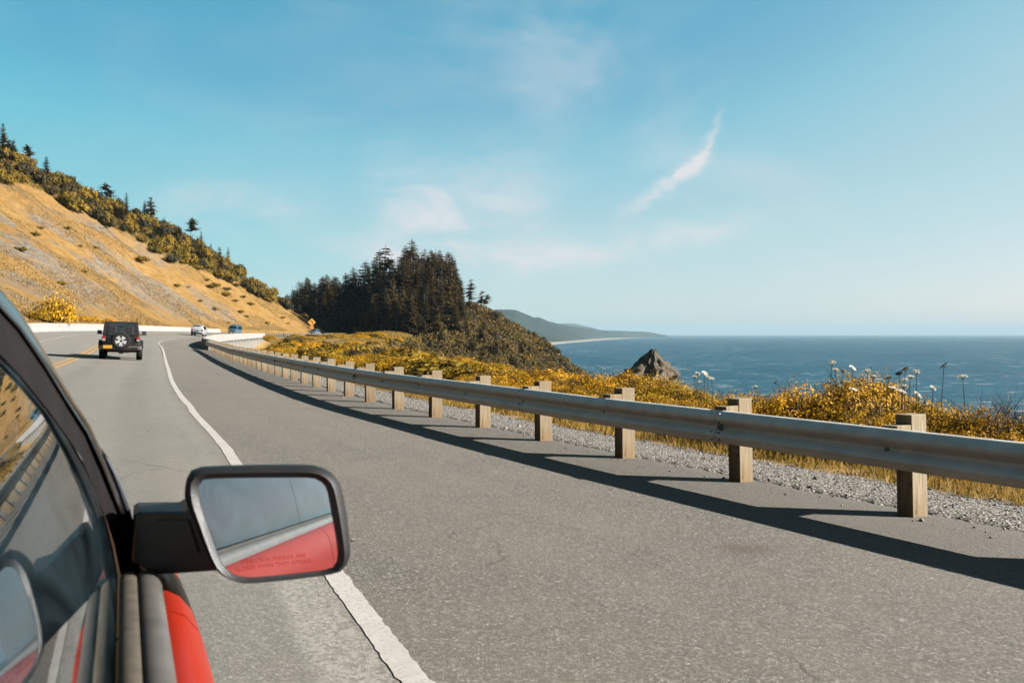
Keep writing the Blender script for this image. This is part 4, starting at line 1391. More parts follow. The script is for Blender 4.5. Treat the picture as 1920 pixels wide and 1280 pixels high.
for i in range(nb + 1):
    b = -.28 + (.385 + .28) * i / nb
    rows.append([glass_pt(-2.25 + (1.899) * j / 8, b) for j in range(9)])
gl.loft(rows, False, False, False)
gl.build('rear_door_window', M['glass'], car, True, True)
# waist moulding under the glass: two ridges and a groove
mould_in = [(-.007, .40), (-.007, .373), (-.003, .3685), (.004, .3668), (.012, .3672), (.0165, .3700), (.0178, .390), (-.007, .405)]
mould_out = [(.0186, .40), (.0188, .3715), (.0225, .3680), (.031, .3668), (.040, .3685), (.0465, .3735), (.0510, .3820), (.0520, .405), (.0186, .41)]
def mend(prof):
    def f(t): return (0, 0)
    return f
for nm, pr, mt in (('seal_strip', mould_in, 'seal'), ('waist_moulding', mould_out, 'grey_trim')):
    loops = []
    ca = sum(p[0] for p in pr) / len(pr)
    for t_, k_, db in [(-2.4, 1, 0), (-1, 1, 0), (0, 1, 0), (.8, 1, 0), (1.33, 1, 0), (1.365, .93, .002), (1.385, .75, .006), (1.395, .4, .014)]:
        loops.append([W(t_, ca + (a - ca) * k_, b + db) for a, b in pr])
    MB().loft(loops).build(nm, M[mt], car, True, True)

# A pillar / door frame: swept band from the mirror root up and back
def pil(stations, mat, name, bulge, thick, slope):
    loops = []
    for (po, yo, pi_, yi, d) in stations:
        o = at(po, yo, d + slope); i_ = at(pi_, yi, d)
        v = Vector((0, 0, CAM_Z)); view = (o.lerp(i_, .5) - v).normalized()
        lp = []
        for k in range(9):
            u = k / 8
            lp.append(o.lerp(i_, u) - view * bulge * math.sin(math.pi * u) ** .7 * (o - i_).length)
        for k in (8, 4, 0):
            lp.append(o.lerp(i_, k / 8) + view * thick)
        loops.append(lp)
    return MB().loft(loops).build(name, mat, car, True, True)


# window frame (matt, inner), gloss pillar (outer) as two bands
inner = [(o[0] + (o[2] - o[0]) * .27, o[1] + (o[3] - o[1]) * .27, o[2], o[3], o[4]) for o in ST]
outer = [(o[0], o[1], o[0] + (o[2] - o[0]) * .29, o[1] + (o[3] - o[1]) * .29, o[4] + .03) for o in ST]
pil(inner, M['matt_black'], 'window_frame', .07, .03, .05)
pil(outer, M['gloss_black'], 'windscreen_pillar', .30, .04, .04)
MB().loft([[at(x, y, d) for x, y, d in ((200, 975, 1.262), (240, 975, 1.30), (256, 1000, 1.345), (264, 1078, 1.375), (226, 1076, 1.352), (214, 1020, 1.30))], [at(x, y, d + .06) for x, y, d in ((200, 975, 1.262), (240, 975, 1.30), (256, 1000, 1.345), (264, 1078, 1.375), (226, 1076, 1.352), (214, 1020, 1.30))]]).build('mirror_sail', M['matt_black'], car, True)
# small fairing at the foot of the pillar
fair = []
for (x0, y0, x1, y1, d) in [(166, 832, 172, 842, 1.20), (186, 845, 204, 868, 1.24), (196, 870, 224, 905, 1.27), (208, 905, 240, 945, 1.30), (222, 945, 252, 985, 1.33), (240, 990, 258, 1012, 1.36)]:
    a = at(x0, y0, d); b = at(x1, y1, d + .03); m_ = a.lerp(b, .5) + Vector((.5, -.6, .5)).normalized() * (a - b).length * .18
    fair.append([a, m_, b, b + U2 * .05, a + U2 * .05])
MB().loft(fair).build('pillar_fairing', simple('satin_dark_grey', (.045, .05, .06), .4, .5), car, True, True)

# side mirror -------------------------------------------------
MN = Vector((.273, -.957, .0915)).normalized()           # the way the glass faces
MC = at(505, 985, 1.25)
def on_mirror(px, py, off=0.0):
    d = ray(px, py); o = Vector((0, 0, CAM_Z))
    k = (MC + MN * off - o).dot(MN) / d.dot(MN)
    return o + d * k
def smooth_outline(pts, n=64):
    P = [Vector(p) for p in pts]; out = []
    N = len(P)
    for i in range(N):
        p0, p1, p2, p3 = P[i - 1], P[i], P[(i + 1) % N], P[(i + 2) % N]
        for k in range(12):
            u = k / 12
            out.append(.5 * ((2 * p1) + (p2 - p0) * u + (2 * p0 - 5 * p1 + 4 * p2 - p3) * u * u + (3 * p1 - p0 - 3 * p2 + p3) * u ** 3))
    c = sum(out, Vector((0, 0))) / len(out)
    # resample by angle so that all outlines correspond
    angs = [(math.atan2((p - c).y, (p - c).x), (p - c).length) for p in out]
    angs.sort()
    a_ = np.array([q[0] for q in angs]); r_ = np.array([q[1] for q in angs])
    a3 = np.concatenate([a_ - 2 * math.pi, a_, a_ + 2 * math.pi]); r3 = np.concatenate([r_, r_, r_])
    res = []
    for k in range(n):
        th = -math.pi + 2 * math.pi * k / n
        rr = float(np.interp(th, a3, r3)); res.append(Vector((c.x + math.cos(th) * rr, c.y + math.sin(th) * rr)))
    return res, c
G_OUT = [(372, 918), (374, 905), (384, 898), (420, 896), (500, 895), (575, 895), (594, 898), (607, 907), (614, 922), (621, 960), (630, 1010), (633, 1042), (628, 1058), (614, 1066), (560, 1073), (490, 1080), (455, 1080), (436, 1074), (420, 1060), (408, 1036), (392, 990), (378, 945)]
H_OUT = [(344, 915), (350, 890), (362, 878), (385, 874), (470, 871), (575, 871), (604, 876), (627, 890), (640, 912), (649, 950), (656, 1000), (659, 1040), (654, 1056), (640, 1071), (610, 1078), (540, 1087), (470, 1093), (445, 1091), (420, 1080), (400, 1064), (382, 1030), (360, 975), (345, 940)]
g2, gc2 = smooth_outline(G_OUT); h2, hc2 = smooth_outline(H_OUT)
def ring(o2, c2, k, off):  # outline scaled by k about its centre, on the plane shifted by off along the facing direction
    return [on_mirror(c2.x + (p.x - c2.x) * k, c2.y + (p.y - c2.y) * k) + MN * off for p in o2]
def mixr(a, b, u): return [p.lerp(q, u) for p, q in zip(a, b)]
sm_root = empty('side_mirror', MC); sm_root.parent = car
sm_root.matrix_parent_inverse = world_of(car).inverted()
glass_ring = ring(g2, gc2, 1.0, 0)
hous = ring(h2, hc2, 1.0, 0)
mm = MB()
lip_in = [p + MN * .010 for p in ring(g2, gc2, 1.02, 0)]
lip_mid = [p + MN * .016 for p in mixr(ring(g2, gc2, 1.03, 0), hous, .38)]
lip_out = [p + MN * .006 for p in mixr(ring(g2, gc2, 1.03, 0), hous, .82)]
edge0 = [p - MN * .012 for p in ring(h2, hc2, .995, 0)]
cH = sum(hous, Vector((0, 0, 0))) / len(hous)
def back(k, off): return [cH + (p - cH) * k - MN * off for p in hous]
mm.loft([ring(g2, gc2, 1.0, .001), lip_in, lip_mid, lip_out, edge0, back(.97, .04), back(.90, .075), back(.74, .105), back(.45, .12)], False, True)
mm.build('mirror_housing', M['black_plastic'], sm_root, True, True)
MB().loft([ring(g2, gc2, .998, .002), ring(g2, gc2, .998, -.004)]).build('mirror_glass', M['mirror'], sm_root, True)
# arm between door and housing
def armring(pts, d): return [at(x, y, d) for x, y in pts]
f0 = [(248, 1052), (252, 965), (262, 959), (345, 958), (372, 940), (400, 1000), (420, 1068), (300, 1076), (290, 1076)]
front = armring(f0, 1.262); backr = [p + U2 * .11 - Vector((0, 0, .006)) for p in front]
bevel = [p + (sum(front, Vector((0, 0, 0))) / len(front) - p) * .04 - U2 * .006 for p in front]
MB().loft([bevel, front, backr]).build('mirror_arm', M['black_plastic'], sm_root, True, False)
pan = armring([(294, 1022), (294, 975), (352, 975), (372, 1036)], 1.253); 
MB().loft([pan, [p - U2 * -.004 for p in pan]]).build('arm_panel', M['black_plastic'], sm_root, True)
rp = on_mirror(664, 1016) - MN * .03
MB().lathe([(0, -.004), (.004, -.003), (.004, .003), (0, .005)], rp, R2v, 8).build('marker_lamp', M['grey_metal'], sm_root, True)
# print on the mirror glass
mx_ = (on_mirror(560, 1050) - on_mirror(470, 1060)); mx_ = (mx_ - MN * mx_.dot(MN)).normalized(); my_ = MN.cross(mx_).normalized()
if my_.z < 0: my_ = -my_
def flat_text(txt, px, py, size, name):
    cu = bpy.data.curves.new(name, 'FONT'); cu.body = txt; cu.size = size; cu.align_x = 'CENTER'; cu.align_y = 'CENTER'; cu.resolution_u = 2
    tmp = bpy.data.objects.new(name, cu); COL.objects.link(tmp)
    dg = bpy.context.evaluated_depsgraph_get(); me = bpy.data.meshes.new_from_object(tmp.evaluated_get(dg))
    bpy.data.objects.remove(tmp)
    o_ = on_mirror(px, py) + MN * .0032
    for v in me.vertices: v.co = o_ + mx_ * v.co.x + my_ * v.co.y
    me.materials.clear(); me.materials.append(M['etched'])
    return link(name, me, sm_root, True)
flat_text('OBJECTS IN MIRROR ARE', 512, 1047, .0088, 'warning_print')
flat_text('CLOSER THAN THEY APPEAR', 512, 1058.5, .0088, 'warning_print')

# ------------------------------------------------------------------ vegetation prototypes


def leaves(P, Nrm, size, aspect=.5, jit=.8, rng=NR):
    """a diamond leaf (two triangles) at every point"""
    n = len(P)
    d = Nrm + rng.normal(0, jit, (n, 3)); d /= np.linalg.norm(d, axis=1)[:, None]
    q = rng.normal(0, 1, (n, 3)); a = np.cross(d, q); a /= np.linalg.norm(a, axis=1)[:, None] + 1e-9
    b = np.cross(d, a)
    s = size * rng.uniform(.6, 1.35, n)[:, None]
    V = np.stack([P - a * s, P + b * s * aspect, P + a * s, P - b * s * aspect], 1).reshape(-1, 3)
    k = np.arange(n)[:, None] * 4
    return V, np.concatenate([k, k + 1, k + 2, k + 3], 1)


def bush_cloud(n, lobes, spread, squash, seed, inner=.22):
    """points on lumpy lobes of a bush of about unit radius standing on z=0"""
    rng = np.random.default_rng(seed)
    cs = []
    for i in range(lobes):
        a = rng.uniform(0, 2 * math.pi); q = math.sqrt(rng.uniform(0, 1)) * spread
        rr = rng.uniform(.20, .40) * (1.2 - .4 * q)
        hh = (1 - .75 * q * q) * squash * rng.uniform(.5, 1.0)
        cs.append((math.cos(a) * q, math.sin(a) * q, max(hh - rr * .55, rr * .75), rr))
    w = np.array([c[3] ** 2 for c in cs]); w /= w.sum()
    pick = rng.choice(lobes, n, p=w)
    c = np.array(cs)[pick]
    d = rng.normal(0, 1, (n, 3)); d[:, 2] = np.abs(d[:, 2]) * 1.0 - .25; d /= np.linalg.norm(d, axis=1)[:, None]
    rad_ = 1 - inner * rng.random(n) ** 2
    lump = 1 + .36 * np.sin(d[:, 0] * 9 + pick) * np.sin(d[:, 1] * 8 + pick * 2) + .12 * np.sin(d[:, 2] * 17 + pick)
    P = c[:, :3] + d * (c[:, 3] * rad_ * lump)[:, None]
    keep = P[:, 2] > .01
    return P[keep], d[keep]


def bush_mesh(name, n, lobes, squash, leaf, seed, mat, spread=.62, aspect=.5):
    P, d = bush_cloud(n, lobes, spread, squash, seed)
    V, Fq = leaves(P, d, leaf, aspect, .30, np.random.default_rng(seed + 1))
    return npmesh(name, V, Fq, mat)


def twig_mesh(name, n, mat, seed, h=.9, r0=.02, spread=.7, forks=2):
    rr = random.Random(seed); m = MB()
    for i in range(n):
        a = rr.uniform(0, 6.28); q = rr.uniform(.15, 1) * spread
        p0 = Vector((math.cos(a) * .1, math.sin(a) * .1, 0)); p2 = Vector((math.cos(a) * q, math.sin(a) * q, h * rr.uniform(.5, 1.0)))
        p1 = p0.lerp(p2, .5) + Vector((rr.uniform(-.1, .1), rr.uniform(-.1, .1), rr.uniform(0, .12)))
        m.tube([p0, p1, p2], [r0, r0 * .6, r0 * .25], 4, False)
        for k in range(forks):
            u = rr.uniform(.4, .95); b = p1.lerp(p2, u)
            e = b + Vector((rr.uniform(-.25, .25), rr.uniform(-.25, .25), rr.uniform(.05, .3)))
            m.tube([b, b.lerp(e, .5) + Vector((rr.uniform(-.03, .03), 0, .02)), e], [r0 * .4, r0 * .3, r0 * .15], 3, False)
    return m.mesh(name, mat)


NEAR_B = [bush_mesh('foliage', 14500, 24, .82, .0215, 100 + k, M['bush_leaf'], .70) for k in range(5)]
NEAR_T = [twig_mesh('stems', 34, M['bark'], 200 + k, .7, .012, .85, 4) for k in range(3)]
MID_B = [bush_mesh('foliage', 3600, 20, .70, .036, 300 + k, M['bush_leaf'], .66) for k in range(5)]
OLIVE_B = [bush_mesh('foliage', 1000, 14, .80, .080, 400 + k, M['olive_leaf'], .62) for k in range(4)]
DARK_B = [bush_mesh('foliage', 950, 14, .85, .085, 500 + k, M['dark_leaf'], .60) for k in range(4)]
DRY_B = [twig_mesh('twigs', 34, M['dry_leaf'], 600 + k, .85, .010, .8, 5) for k in range(3)]


def conifer(seed, H, Rm, dens, bare, lean=0.0, flat=0.0, dead=0):
    rng = random.Random(seed); nrg = np.random.default_rng(seed)
    tr = MB()
    pts = [Vector((lean * (u ** 1.6) * H + .02 * H * math.sin(u * 5 + seed) * u, 0, u * H)) for u in (0, .2, .4, .6, .8, 1.0)]
    tr.tube(pts, [H * .017, H * .0145, H * .011, H * .008, H * .0045, H * .001], 6, False)
    def axis(u):
        k = min(int(u * 5), 4); return pts[k].lerp(pts[k + 1], u * 5 - k)
    P, Dv, Sz = [], [], []
    u = bare
    while u < .985:
        nb_ = rng.randint(4, 6)
        a0 = rng.uniform(0, 6.28)
        shape = (1 - (u - bare) / (1 - bare)) ** .72 * (1 - flat) + flat * (1 - abs(u - .7))
        for i in range(nb_):
            if rng.random() > dens: continue
            a = a0 + i * 6.283 / nb_ + rng.uniform(-.4, .4)
            L = Rm * shape * rng.uniform(.55, 1.25) + .015 * H
            dirv = Vector((math.cos(a), math.sin(a), 0)); o = axis(u)
            rise = rng.uniform(-.10, .28)
            prev = o
            q = max(3, int(L / (H * .014)))
            for k in range(1, q + 1):
                f = k / q
                p = o + dirv * L * f + Vector((0, 0, L * (rise * f - .42 * f * f + .30 * f ** 4)))
                side_ = Vector((-dirv.y, dirv.x, 0))
                w = L * .22 * (1 - f) + H * .006
                for sgn in (-1, 1):
                    P.append(p + side_ * sgn * w * .55 + Vector((0, 0, rng.uniform(-.35, .1) * w)))
                    Dv.append((dirv * .8 + side_ * sgn * .9 + Vector((0, 0, -.35 + rng.uniform(-.3, .3)))).normalized()); Sz.append(w * 1.15 + H * .008)
                P.append(p); Dv.append((dirv + Vector((0, 0, -.1))).normalized()); Sz.append(w * .8 + H * .008)
            tr.tube([o, o + dirv * L * .5 + Vector((0, 0, L * (rise * .5 - .1)))], [H * .0035, H * .0015], 3, False)
        u += rng.uniform(.022, .040)
    for k in range(6):
        P.append(axis(.95 + k * .01)); Dv.append(Vector((rng.uniform(-.4, .4), rng.uniform(-.4, .4), 1)).normalized()); Sz.append(H * .016)
    P = np.array([tuple(p) for p in P]); Dv = np.array([tuple(p) for p in Dv]); Sz = np.array(Sz)[:, None]
    q = nrg.normal(0, 1, P.shape); sd_ = np.cross(Dv, q * np.array([.35, .35, 1.0])); sd_ /= np.linalg.norm(sd_, axis=1)[:, None] + 1e-9
    V = np.stack([P - Dv * Sz * .4, P + sd_ * Sz * .30, P + Dv * Sz, P - sd_ * Sz * .30], 1).reshape(-1, 3)
    kk = np.arange(len(P))[:, None] * 4
    crown = npmesh('crown', V, np.concatenate([kk, kk + 1, kk + 2, kk + 3], 1), M['needle'])
    return tr.mesh('trunk', M['pale_bark' if dead else 'bark']), crown


CONI = [conifer(11, 1, .22, .88, .10), conifer(12, 1, .26, .72, .22, 0, 0, 1), conifer(13, 1, .17, .92, .08), conifer(14, 1, .24, .60, .34, .01, .12, 1), conifer(15, 1, .20, .82, .14, .03), conifer(16, 1, .17, .66, .36, -.02, .08, 1)]
WIND = [conifer(21, 1, .30, .5, .42, .10, .35, 1), conifer(22, 1, .34, .45, .5, .16, .4, 1), conifer(23, 1, .26, .55, .35, .05, .25, 1)]


def plant(name, meshes, loc, scale, rz, label, cat, group, first_parts=('trunk', 'crown')):
    root = empty(name, loc, rz); root.scale = scale
    for nm, me in meshes: link(nm, me, root)
    return tag(root, label, cat, group)


def lone(name, me, loc, scale, rz, label, cat, group):
    o = link(name, me); o.location = loc; o.scale = scale; o.rotation_euler = (0, 0, rz)
    return tag(o, label, cat, group)


ORD = ['first', 'second', 'third', 'fourth', 'fifth', 'sixth', 'seventh', 'eighth', 'ninth', 'tenth', 'eleventh', 'twelfth', 'thirteenth', 'fourteenth', 'fifteenth', 'sixteenth', 'seventeenth', 'eighteenth', 'nineteenth', 'twentieth']
POST_PX = sorted([proj((x, y, z + .5))[0] for S, x, y, z in post_positions if y > 5 and proj((x, y, z + .5))[0] < 1900], reverse=True)
_used = {}


def by_post(px):
    k = min(range(len(POST_PX)), key=lambda i: abs(POST_PX[i] - px)); d_ = px - POST_PX[k]
    return ('left of' if d_ < -14 else ('right of' if d_ > 14 else 'behind')) + ' the ' + ORD[min(k, 19)]


# near bushes: (px centre, py of crown top, depth, half width m)
near = []
for px, py, dep, hw in [(1580, 702, 12.5, .95), (1640, 706, 13.2, .8), (1510, 728, 12.2, .8), (1560, 762, 11.4, .8), (1470, 742, 12.8, .7), (1710, 742, 11.8, .75), (1690, 775, 10.8, .6), (1770, 752, 11.2, .75), (1830, 770, 10.6, .7), (1895, 782, 10.2, .7), (1960, 776, 10, .8), (1860, 800, 9.6, .5),
                        (1410, 732, 14, .8), (1350, 742, 13.5, .75), (1300, 742, 14.5, .75), (1250, 735, 15.5, .8), (1400, 765, 12.3, .6),
                        (1165, 692, 19, 1.25), (1215, 700, 18.5, 1.0), (1120, 712, 18, 1.0), (1180, 724, 16.5, 1.0), (1250, 716, 17.6, .9), (1290, 725, 17, .8), (1080, 722, 18, 1.0),
                        (1010, 692, 24, 1.7), (1060, 700, 22.5, 1.2), (960, 700, 23, 1.2), (1000, 718, 20, 1.2), (1050, 725, 19, 1.0), (940, 716, 21, 1.2), (925, 684, 27, 1.2), (895, 700, 25, 1.1), (870, 706, 23.5, 1.0), (1110, 735, 16.5, .8), (1140, 745, 15.5, .7), (985, 738, 18, .8), (905, 722, 21, .9),
                        (1790, 805, 10, .45), (1745, 795, 10.6, .5), (1620, 785, 11, .55), (1450, 775, 11.8, .5), (1330, 765, 13, .55), (1215, 750, 15, .6)]:
    near.append((px, py, dep, hw))
near_sorted = sorted(near)
lab_seen = {}
for i, (px, py, dep, hw) in enumerate(near_sorted):
    top = at(px, py, dep); g = gz(top.x, top.y)
    h = max(top.z - g, .35)
    h = min(h, 2.6)
    sc_ = (hw * 1.15, hw * 1.15, h / .86)
    tone = 'large round' if hw > .9 else ('medium' if hw > .65 else 'small low')
    row = 'at cliff edge' if dep > np.interp(px, [900, 1100, 1300, 1500, 1900], [23, 17.5, 14.2, 12.0, 10.4]) else 'close to rail'
    lb = f'{tone} golden green bush {row} {by_post(px)} guardrail post from right'
    n_ = lab_seen.get(lb, 0); lab_seen[lb] = n_ + 1
    if n_: lb = lb.replace('golden green bush', ['golden green bush', 'olive gold bush', 'yellowish bush'][min(n_, 2)])
    plant('coastal_bush', [('foliage', NEAR_B[i % 5]), ('stems', NEAR_T[i % 3])], (top.x, top.y, g - .03), sc_, R.uniform(0, 6.28), lb, 'bush', 'bushes behind the guardrail')

# grey dead brush at the right edge and some inside the bushes
for px, py, dep, hw in [(1862, 730, 10.6, .55), (1885, 738, 10.3, .55), (1910, 745, 10.0, .6), (1620, 745, 11.6, .7), (1110, 735, 17.5, .7), (905, 690, 26, 1.2), (1095, 702, 19, .9), (700, 655, 75, 2.2), (668, 660, 60, 1.6)]:
    top = at(px, py, dep); g = gz(top.x, top.y)
    lone('dead_brush', DRY_B[R.randrange(3)], (top.x, top.y, g), (hw, hw, max(top.z - g, .4)), R.uniform(0, 6.28),
         f'{"tall" if py < 735 else "low"} bare grey dead twigs {by_post(px)} guardrail post from right, {int(0) or ("outermost" if px > 1900 else "inner")} ones' if px > 800 else f'bare grey dead brush in the scrub {"beside" if px < 690 else "below"} the sandy dune', 'dead brush', 'dead brush among the bushes')

# scrub between bridge and headland (individual bushes)
count = 0; tries = 0
while count < 285 and tries < 16000:
    tries += 1
    px = R.uniform(490, 905); dep = math.exp(R.uniform(math.log(27), math.log(225)))
    x = (px - 960) / F_PX * dep
    z, zn, r, yp, D = ground(np.array([x]), np.array([dep])); z, r = float(z[0]), float(r[0])
    if r < (3.2 if dep < 60 else 1.5) or int(zn[0]) == 2: continue
    q = proj((x, dep, z))
    if q[1] > 735 or z < -9: continue
    if 612 < q[0] < 655 and 636 < q[1] < 660: continue       # bare sandy bank
    if 560 < q[0] < 760 and q[1] > 690 and R.random() < .8: continue   # dry grass behind the rail
    if noise.noise(Vector((x * .06, dep * .05, 4))) < -.22: continue
    hw = R.uniform(.8, 1.8) * (1 + dep / 190)
    lo_h = .55 if dep > 150 else .95
    me = MID_B[count % 5] if R.random() < .55 else (OLIVE_B[count % 4] if R.random() < .75 else DARK_B[count % 4])
    zone_t = 'on the slope below the far guardrail' if q[1] < 652 else ('in the hollow beside the bridge' if q[0] < 640 else 'on the rough slope behind the guardrail')
    golden = me in MID_B
    if golden and dep < 55: me = NEAR_B[count % 5]
    if dep < 70: lo_h = .58
    lone('scrub_bush', me, (x, dep, z - .05), (hw, hw, hw * R.uniform(.7, 1.1) * lo_h), R.uniform(0, 6.28), f'{"small" if hw < 1.2 else ("medium" if hw < 1.7 else "large")} {"golden" if golden else ("olive" if me in OLIVE_B else "dark")} scrub bush {zone_t}, {"left" if q[0] < 600 else ("middle" if q[0] < 740 else "right")} part, {"near" if dep < 50 else ("middle" if dep < 110 else "far")} row', 'bush', 'scrub bushes between the bridge and the headland')
    count += 1


def hit_ground(px, py, k0=4, k1=420):
    d = ray(px, py); ks = np.geomspace(k0, k1, 500)
    X = d.x * ks; Y = d.y * ks; Z = CAM_Z + d.z * ks
    g = ground(X, Y)[0]
    b = np.nonzero(g >= Z)[0]
    return None if len(b) == 0 else (float(X[b[0]]), float(Y[b[0]]), float(g[b[0]]))


# single shrubs on the hillside
SH = [(75, 432, 1.2), (125, 433, 1.2), (65, 445, 1.6), (38, 470, 1.5), (150, 464, 1.2), (178, 467, 1.4), (115, 537, 1.6), (158, 512, .9), (118, 388, 1.4), (262, 496, 2.2), (290, 475, 2.4), (300, 478, 1.7), (352, 540, 1.2), (333, 540, 1.2), (375, 566, 1.1), (403, 584, 1.3), (428, 608, 1.2), (450, 588, 1.4), (462, 596, 1.6), (482, 602, 1.8), (500, 607, 1.5), (424, 556, 1.6), (388, 533, 1.8), (405, 540, 1.9), (440, 566, 1.7), (330, 490, 1.8), (395, 545, 1.5), (510, 592, 1.5), (530, 600, 1.3), (455, 560, 1.6), (470, 575, 1.5), (490, 590, 1.4), (425, 545, 1.6), (345, 497, 1.5), (540, 607, 1.1), (520, 612, 1.0)]
for i, (px, py, hw) in enumerate(SH):
    hw *= R.uniform(.6, 1.25)
    if px > 480 and i % 2: continue
    h = hit_ground(px, py)
    if not h: continue
    lone('hillside_shrub', OLIVE_B[i % 4], (h[0], h[1], h[2] - .1), (hw, hw, hw * .75), R.uniform(0, 6.28),
         'low olive shrub on the open dry grass slope' if px < 320 else 'olive shrub on the lower right end of the hillside', 'shrub', 'shrubs scattered on the grass hillside')
for px, py, dep, hw, lb in [(103, 560, 84, 2.5, 'big yellow green bush behind the white wall left of the off-roader'), (78, 580, 82, 1.7, 'smaller olive bush at the left foot of the hillside behind the wall'), (158, 594, 100, 1.6, 'low bush behind the wall just left of the off-roader roof'), (178, 598, 104, 1.5, 'low olive bush behind the wall above the off-roader left mirror'), (204, 602, 108, 1.1, 'small bush peeping over the wall behind the off-roader')]:
    top = at(px, py, dep); g = gz(top.x, top.y)
    lone('roadside_bush', MID_B[R.randrange(5)], (top.x, top.y, g - .1), (hw, hw, max(top.z - g, .8) / .68), R.uniform(0, 6.28), lb, 'bush', None)

# wooded crest of the hillside
BX = [-60, 0, 50, 100, 150, 200, 250, 300, 350, 400, 440, 480, 520, 560, 600]; BY = [300, 345, 352, 372, 395, 425, 448, 478, 500, 520, 530, 556, 575, 592, 612]
count = tries = 0
while count < 265 and tries < 30000:
    tries += 1
    Yq = R.uniform(120, 272); Dq = R.uniform(4, 62)
    S = s_of_y(Yq); x, y, nx, ny = sample(S); s = float(wall_off(S)) + 1.4 + Dq
    X, Y_ = x + nx * s, y + ny * s
    z, zn, r, yp, D = ground(np.array([X]), np.array([Y_])); z = float(z[0])
    if int(zn[0]) != 1: continue
    q = proj((X, Y_, z))
    if not (-40 < q[0] < 600): continue
    yb = np.interp(q[0], BX, BY)
    if q[1] > yb + R.gauss(0, 5): continue
    gC = ground(np.array([X + nx * 5, X + nx * 9]), np.array([Y_ + ny * 5, Y_ + ny * 9]))[0]
    if gC[0] < z - .2 and gC[1] < z - .8 and R.random() < .8: continue       # already over the top
    hw = R.uniform(1.6, 3.3)
    me = (OLIVE_B + OLIVE_B + DARK_B)[R.randrange(12)]
    size_ = 'small' if hw < 2.1 else ('mid sized' if hw < 2.7 else 'large')
    where_ = 'top left part' if q[0] < 150 else ('middle' if q[0] < 330 else 'falling right end')
    edge_ = 'upper edge of the scrub' if q[1] < yb - 28 else ('lower edge of the scrub' if q[1] > yb - 9 else 'thick of the scrub')
    lone('crest_shrub', me, (X, Y_, z - .15), (hw, hw, hw * R.uniform(.9, 1.5)), R.uniform(0, 6.28), f'{size_} {"dark" if me in DARK_B else "olive"} shrub, {edge_}, {where_} of hillside crest', 'shrub', 'shrubs along the hillside crest')
    count += 1
for px, ptop, pbase, kind, lb in [(8, 232, 312, 0, 'tall dark tree at the top left edge of the hillside crest'), (28, 262, 318, 3, 'scraggy tree second from left on the hillside crest'), (56, 272, 332, 1, 'pale trunked tree on the upper left crest'), (208, 343, 402, 1, 'flat topped tree standing highest on the middle of the crest'), (238, 362, 408, 2, 'narrow dark conifer on the middle of the crest'), (272, 376, 428, 4, 'thin tree right of the narrow conifer on the crest'), (286, 370, 436, 5, 'bare topped tree on the crest left of its steep part'), (358, 408, 462, 1, 'small wind shaped tree on the crest above the steep part'), (378, 434, 474, 2, 'dark conifer on the falling part of the crest'), (396, 456, 488, 0, 'low conifer on the falling part of the crest'), (412, 462, 496, 3, 'low dark tree near the right end of the crest'), (428, 464, 505, 2, 'last pointed conifer toward the right end of the crest')]:
    # stand it on the crest in this direction
    best = None
    for d_ in np.arange(150, 275, 2.5):
        X = (px - 960) / F_PX * d_; g = gz(X, d_); q = proj((X, d_, g))
        if best is None or q[1] < best[0]: best = (q[1], X, d_, g)
    _, X, Y_, g = best
    H = max((best[0] - ptop) / F_PX * Y_ + .5, 4.0)
    H = min(H, 13)
    tr, cr = (WIND[1] if kind in (1,) else WIND[2] if kind == 5 else CONI[kind if kind != 1 else 0])
    plant('crest_tree', [('trunk', tr), ('crown', cr)], (X, Y_, g - .3), (H, H, H), R.uniform(0, 6.28), lb, 'tree', 'trees along the hillside crest')

count = tries = 0
while count < 46 and tries < 9000:
    tries += 1
    Yq = R.uniform(170, 262); Dq = R.uniform(20, 62); S = s_of_y(Yq); x, y, nx, ny = sample(S); s = float(wall_off(S)) + 1.4 + Dq
    X, Y_ = x + nx * s, y + ny * s
    z, zn, r, yp, D = ground(np.array([X]), np.array([Y_])); z = float(z[0]); q = proj((X, Y_, z))
    if int(zn[0]) != 1 or not (-30 < q[0] < 520) or q[1] > np.interp(q[0], BX, BY) - 14: continue
    H = R.uniform(2.6, 5.2) * (1.35 if q[0] < 90 else 1)
    tr, cr = (CONI + WIND)[R.randrange(9)]
    plant('scrub_tree', [('trunk', tr), ('crown', cr)], (X, Y_, z - .3), (H * 1.5, H * 1.5, H), R.uniform(0, 6.28),
          f'{"stunted" if H < 3.6 else "small"} {"pale trunked" if cr in [w[1] for w in WIND] else "dark"} tree in the crest scrub, {"top left" if q[0] < 120 else ("left of middle" if q[0] < 220 else ("middle" if q[0] < 330 else "falling right"))} part', 'tree', 'stunted trees in the crest scrub')
    count += 1

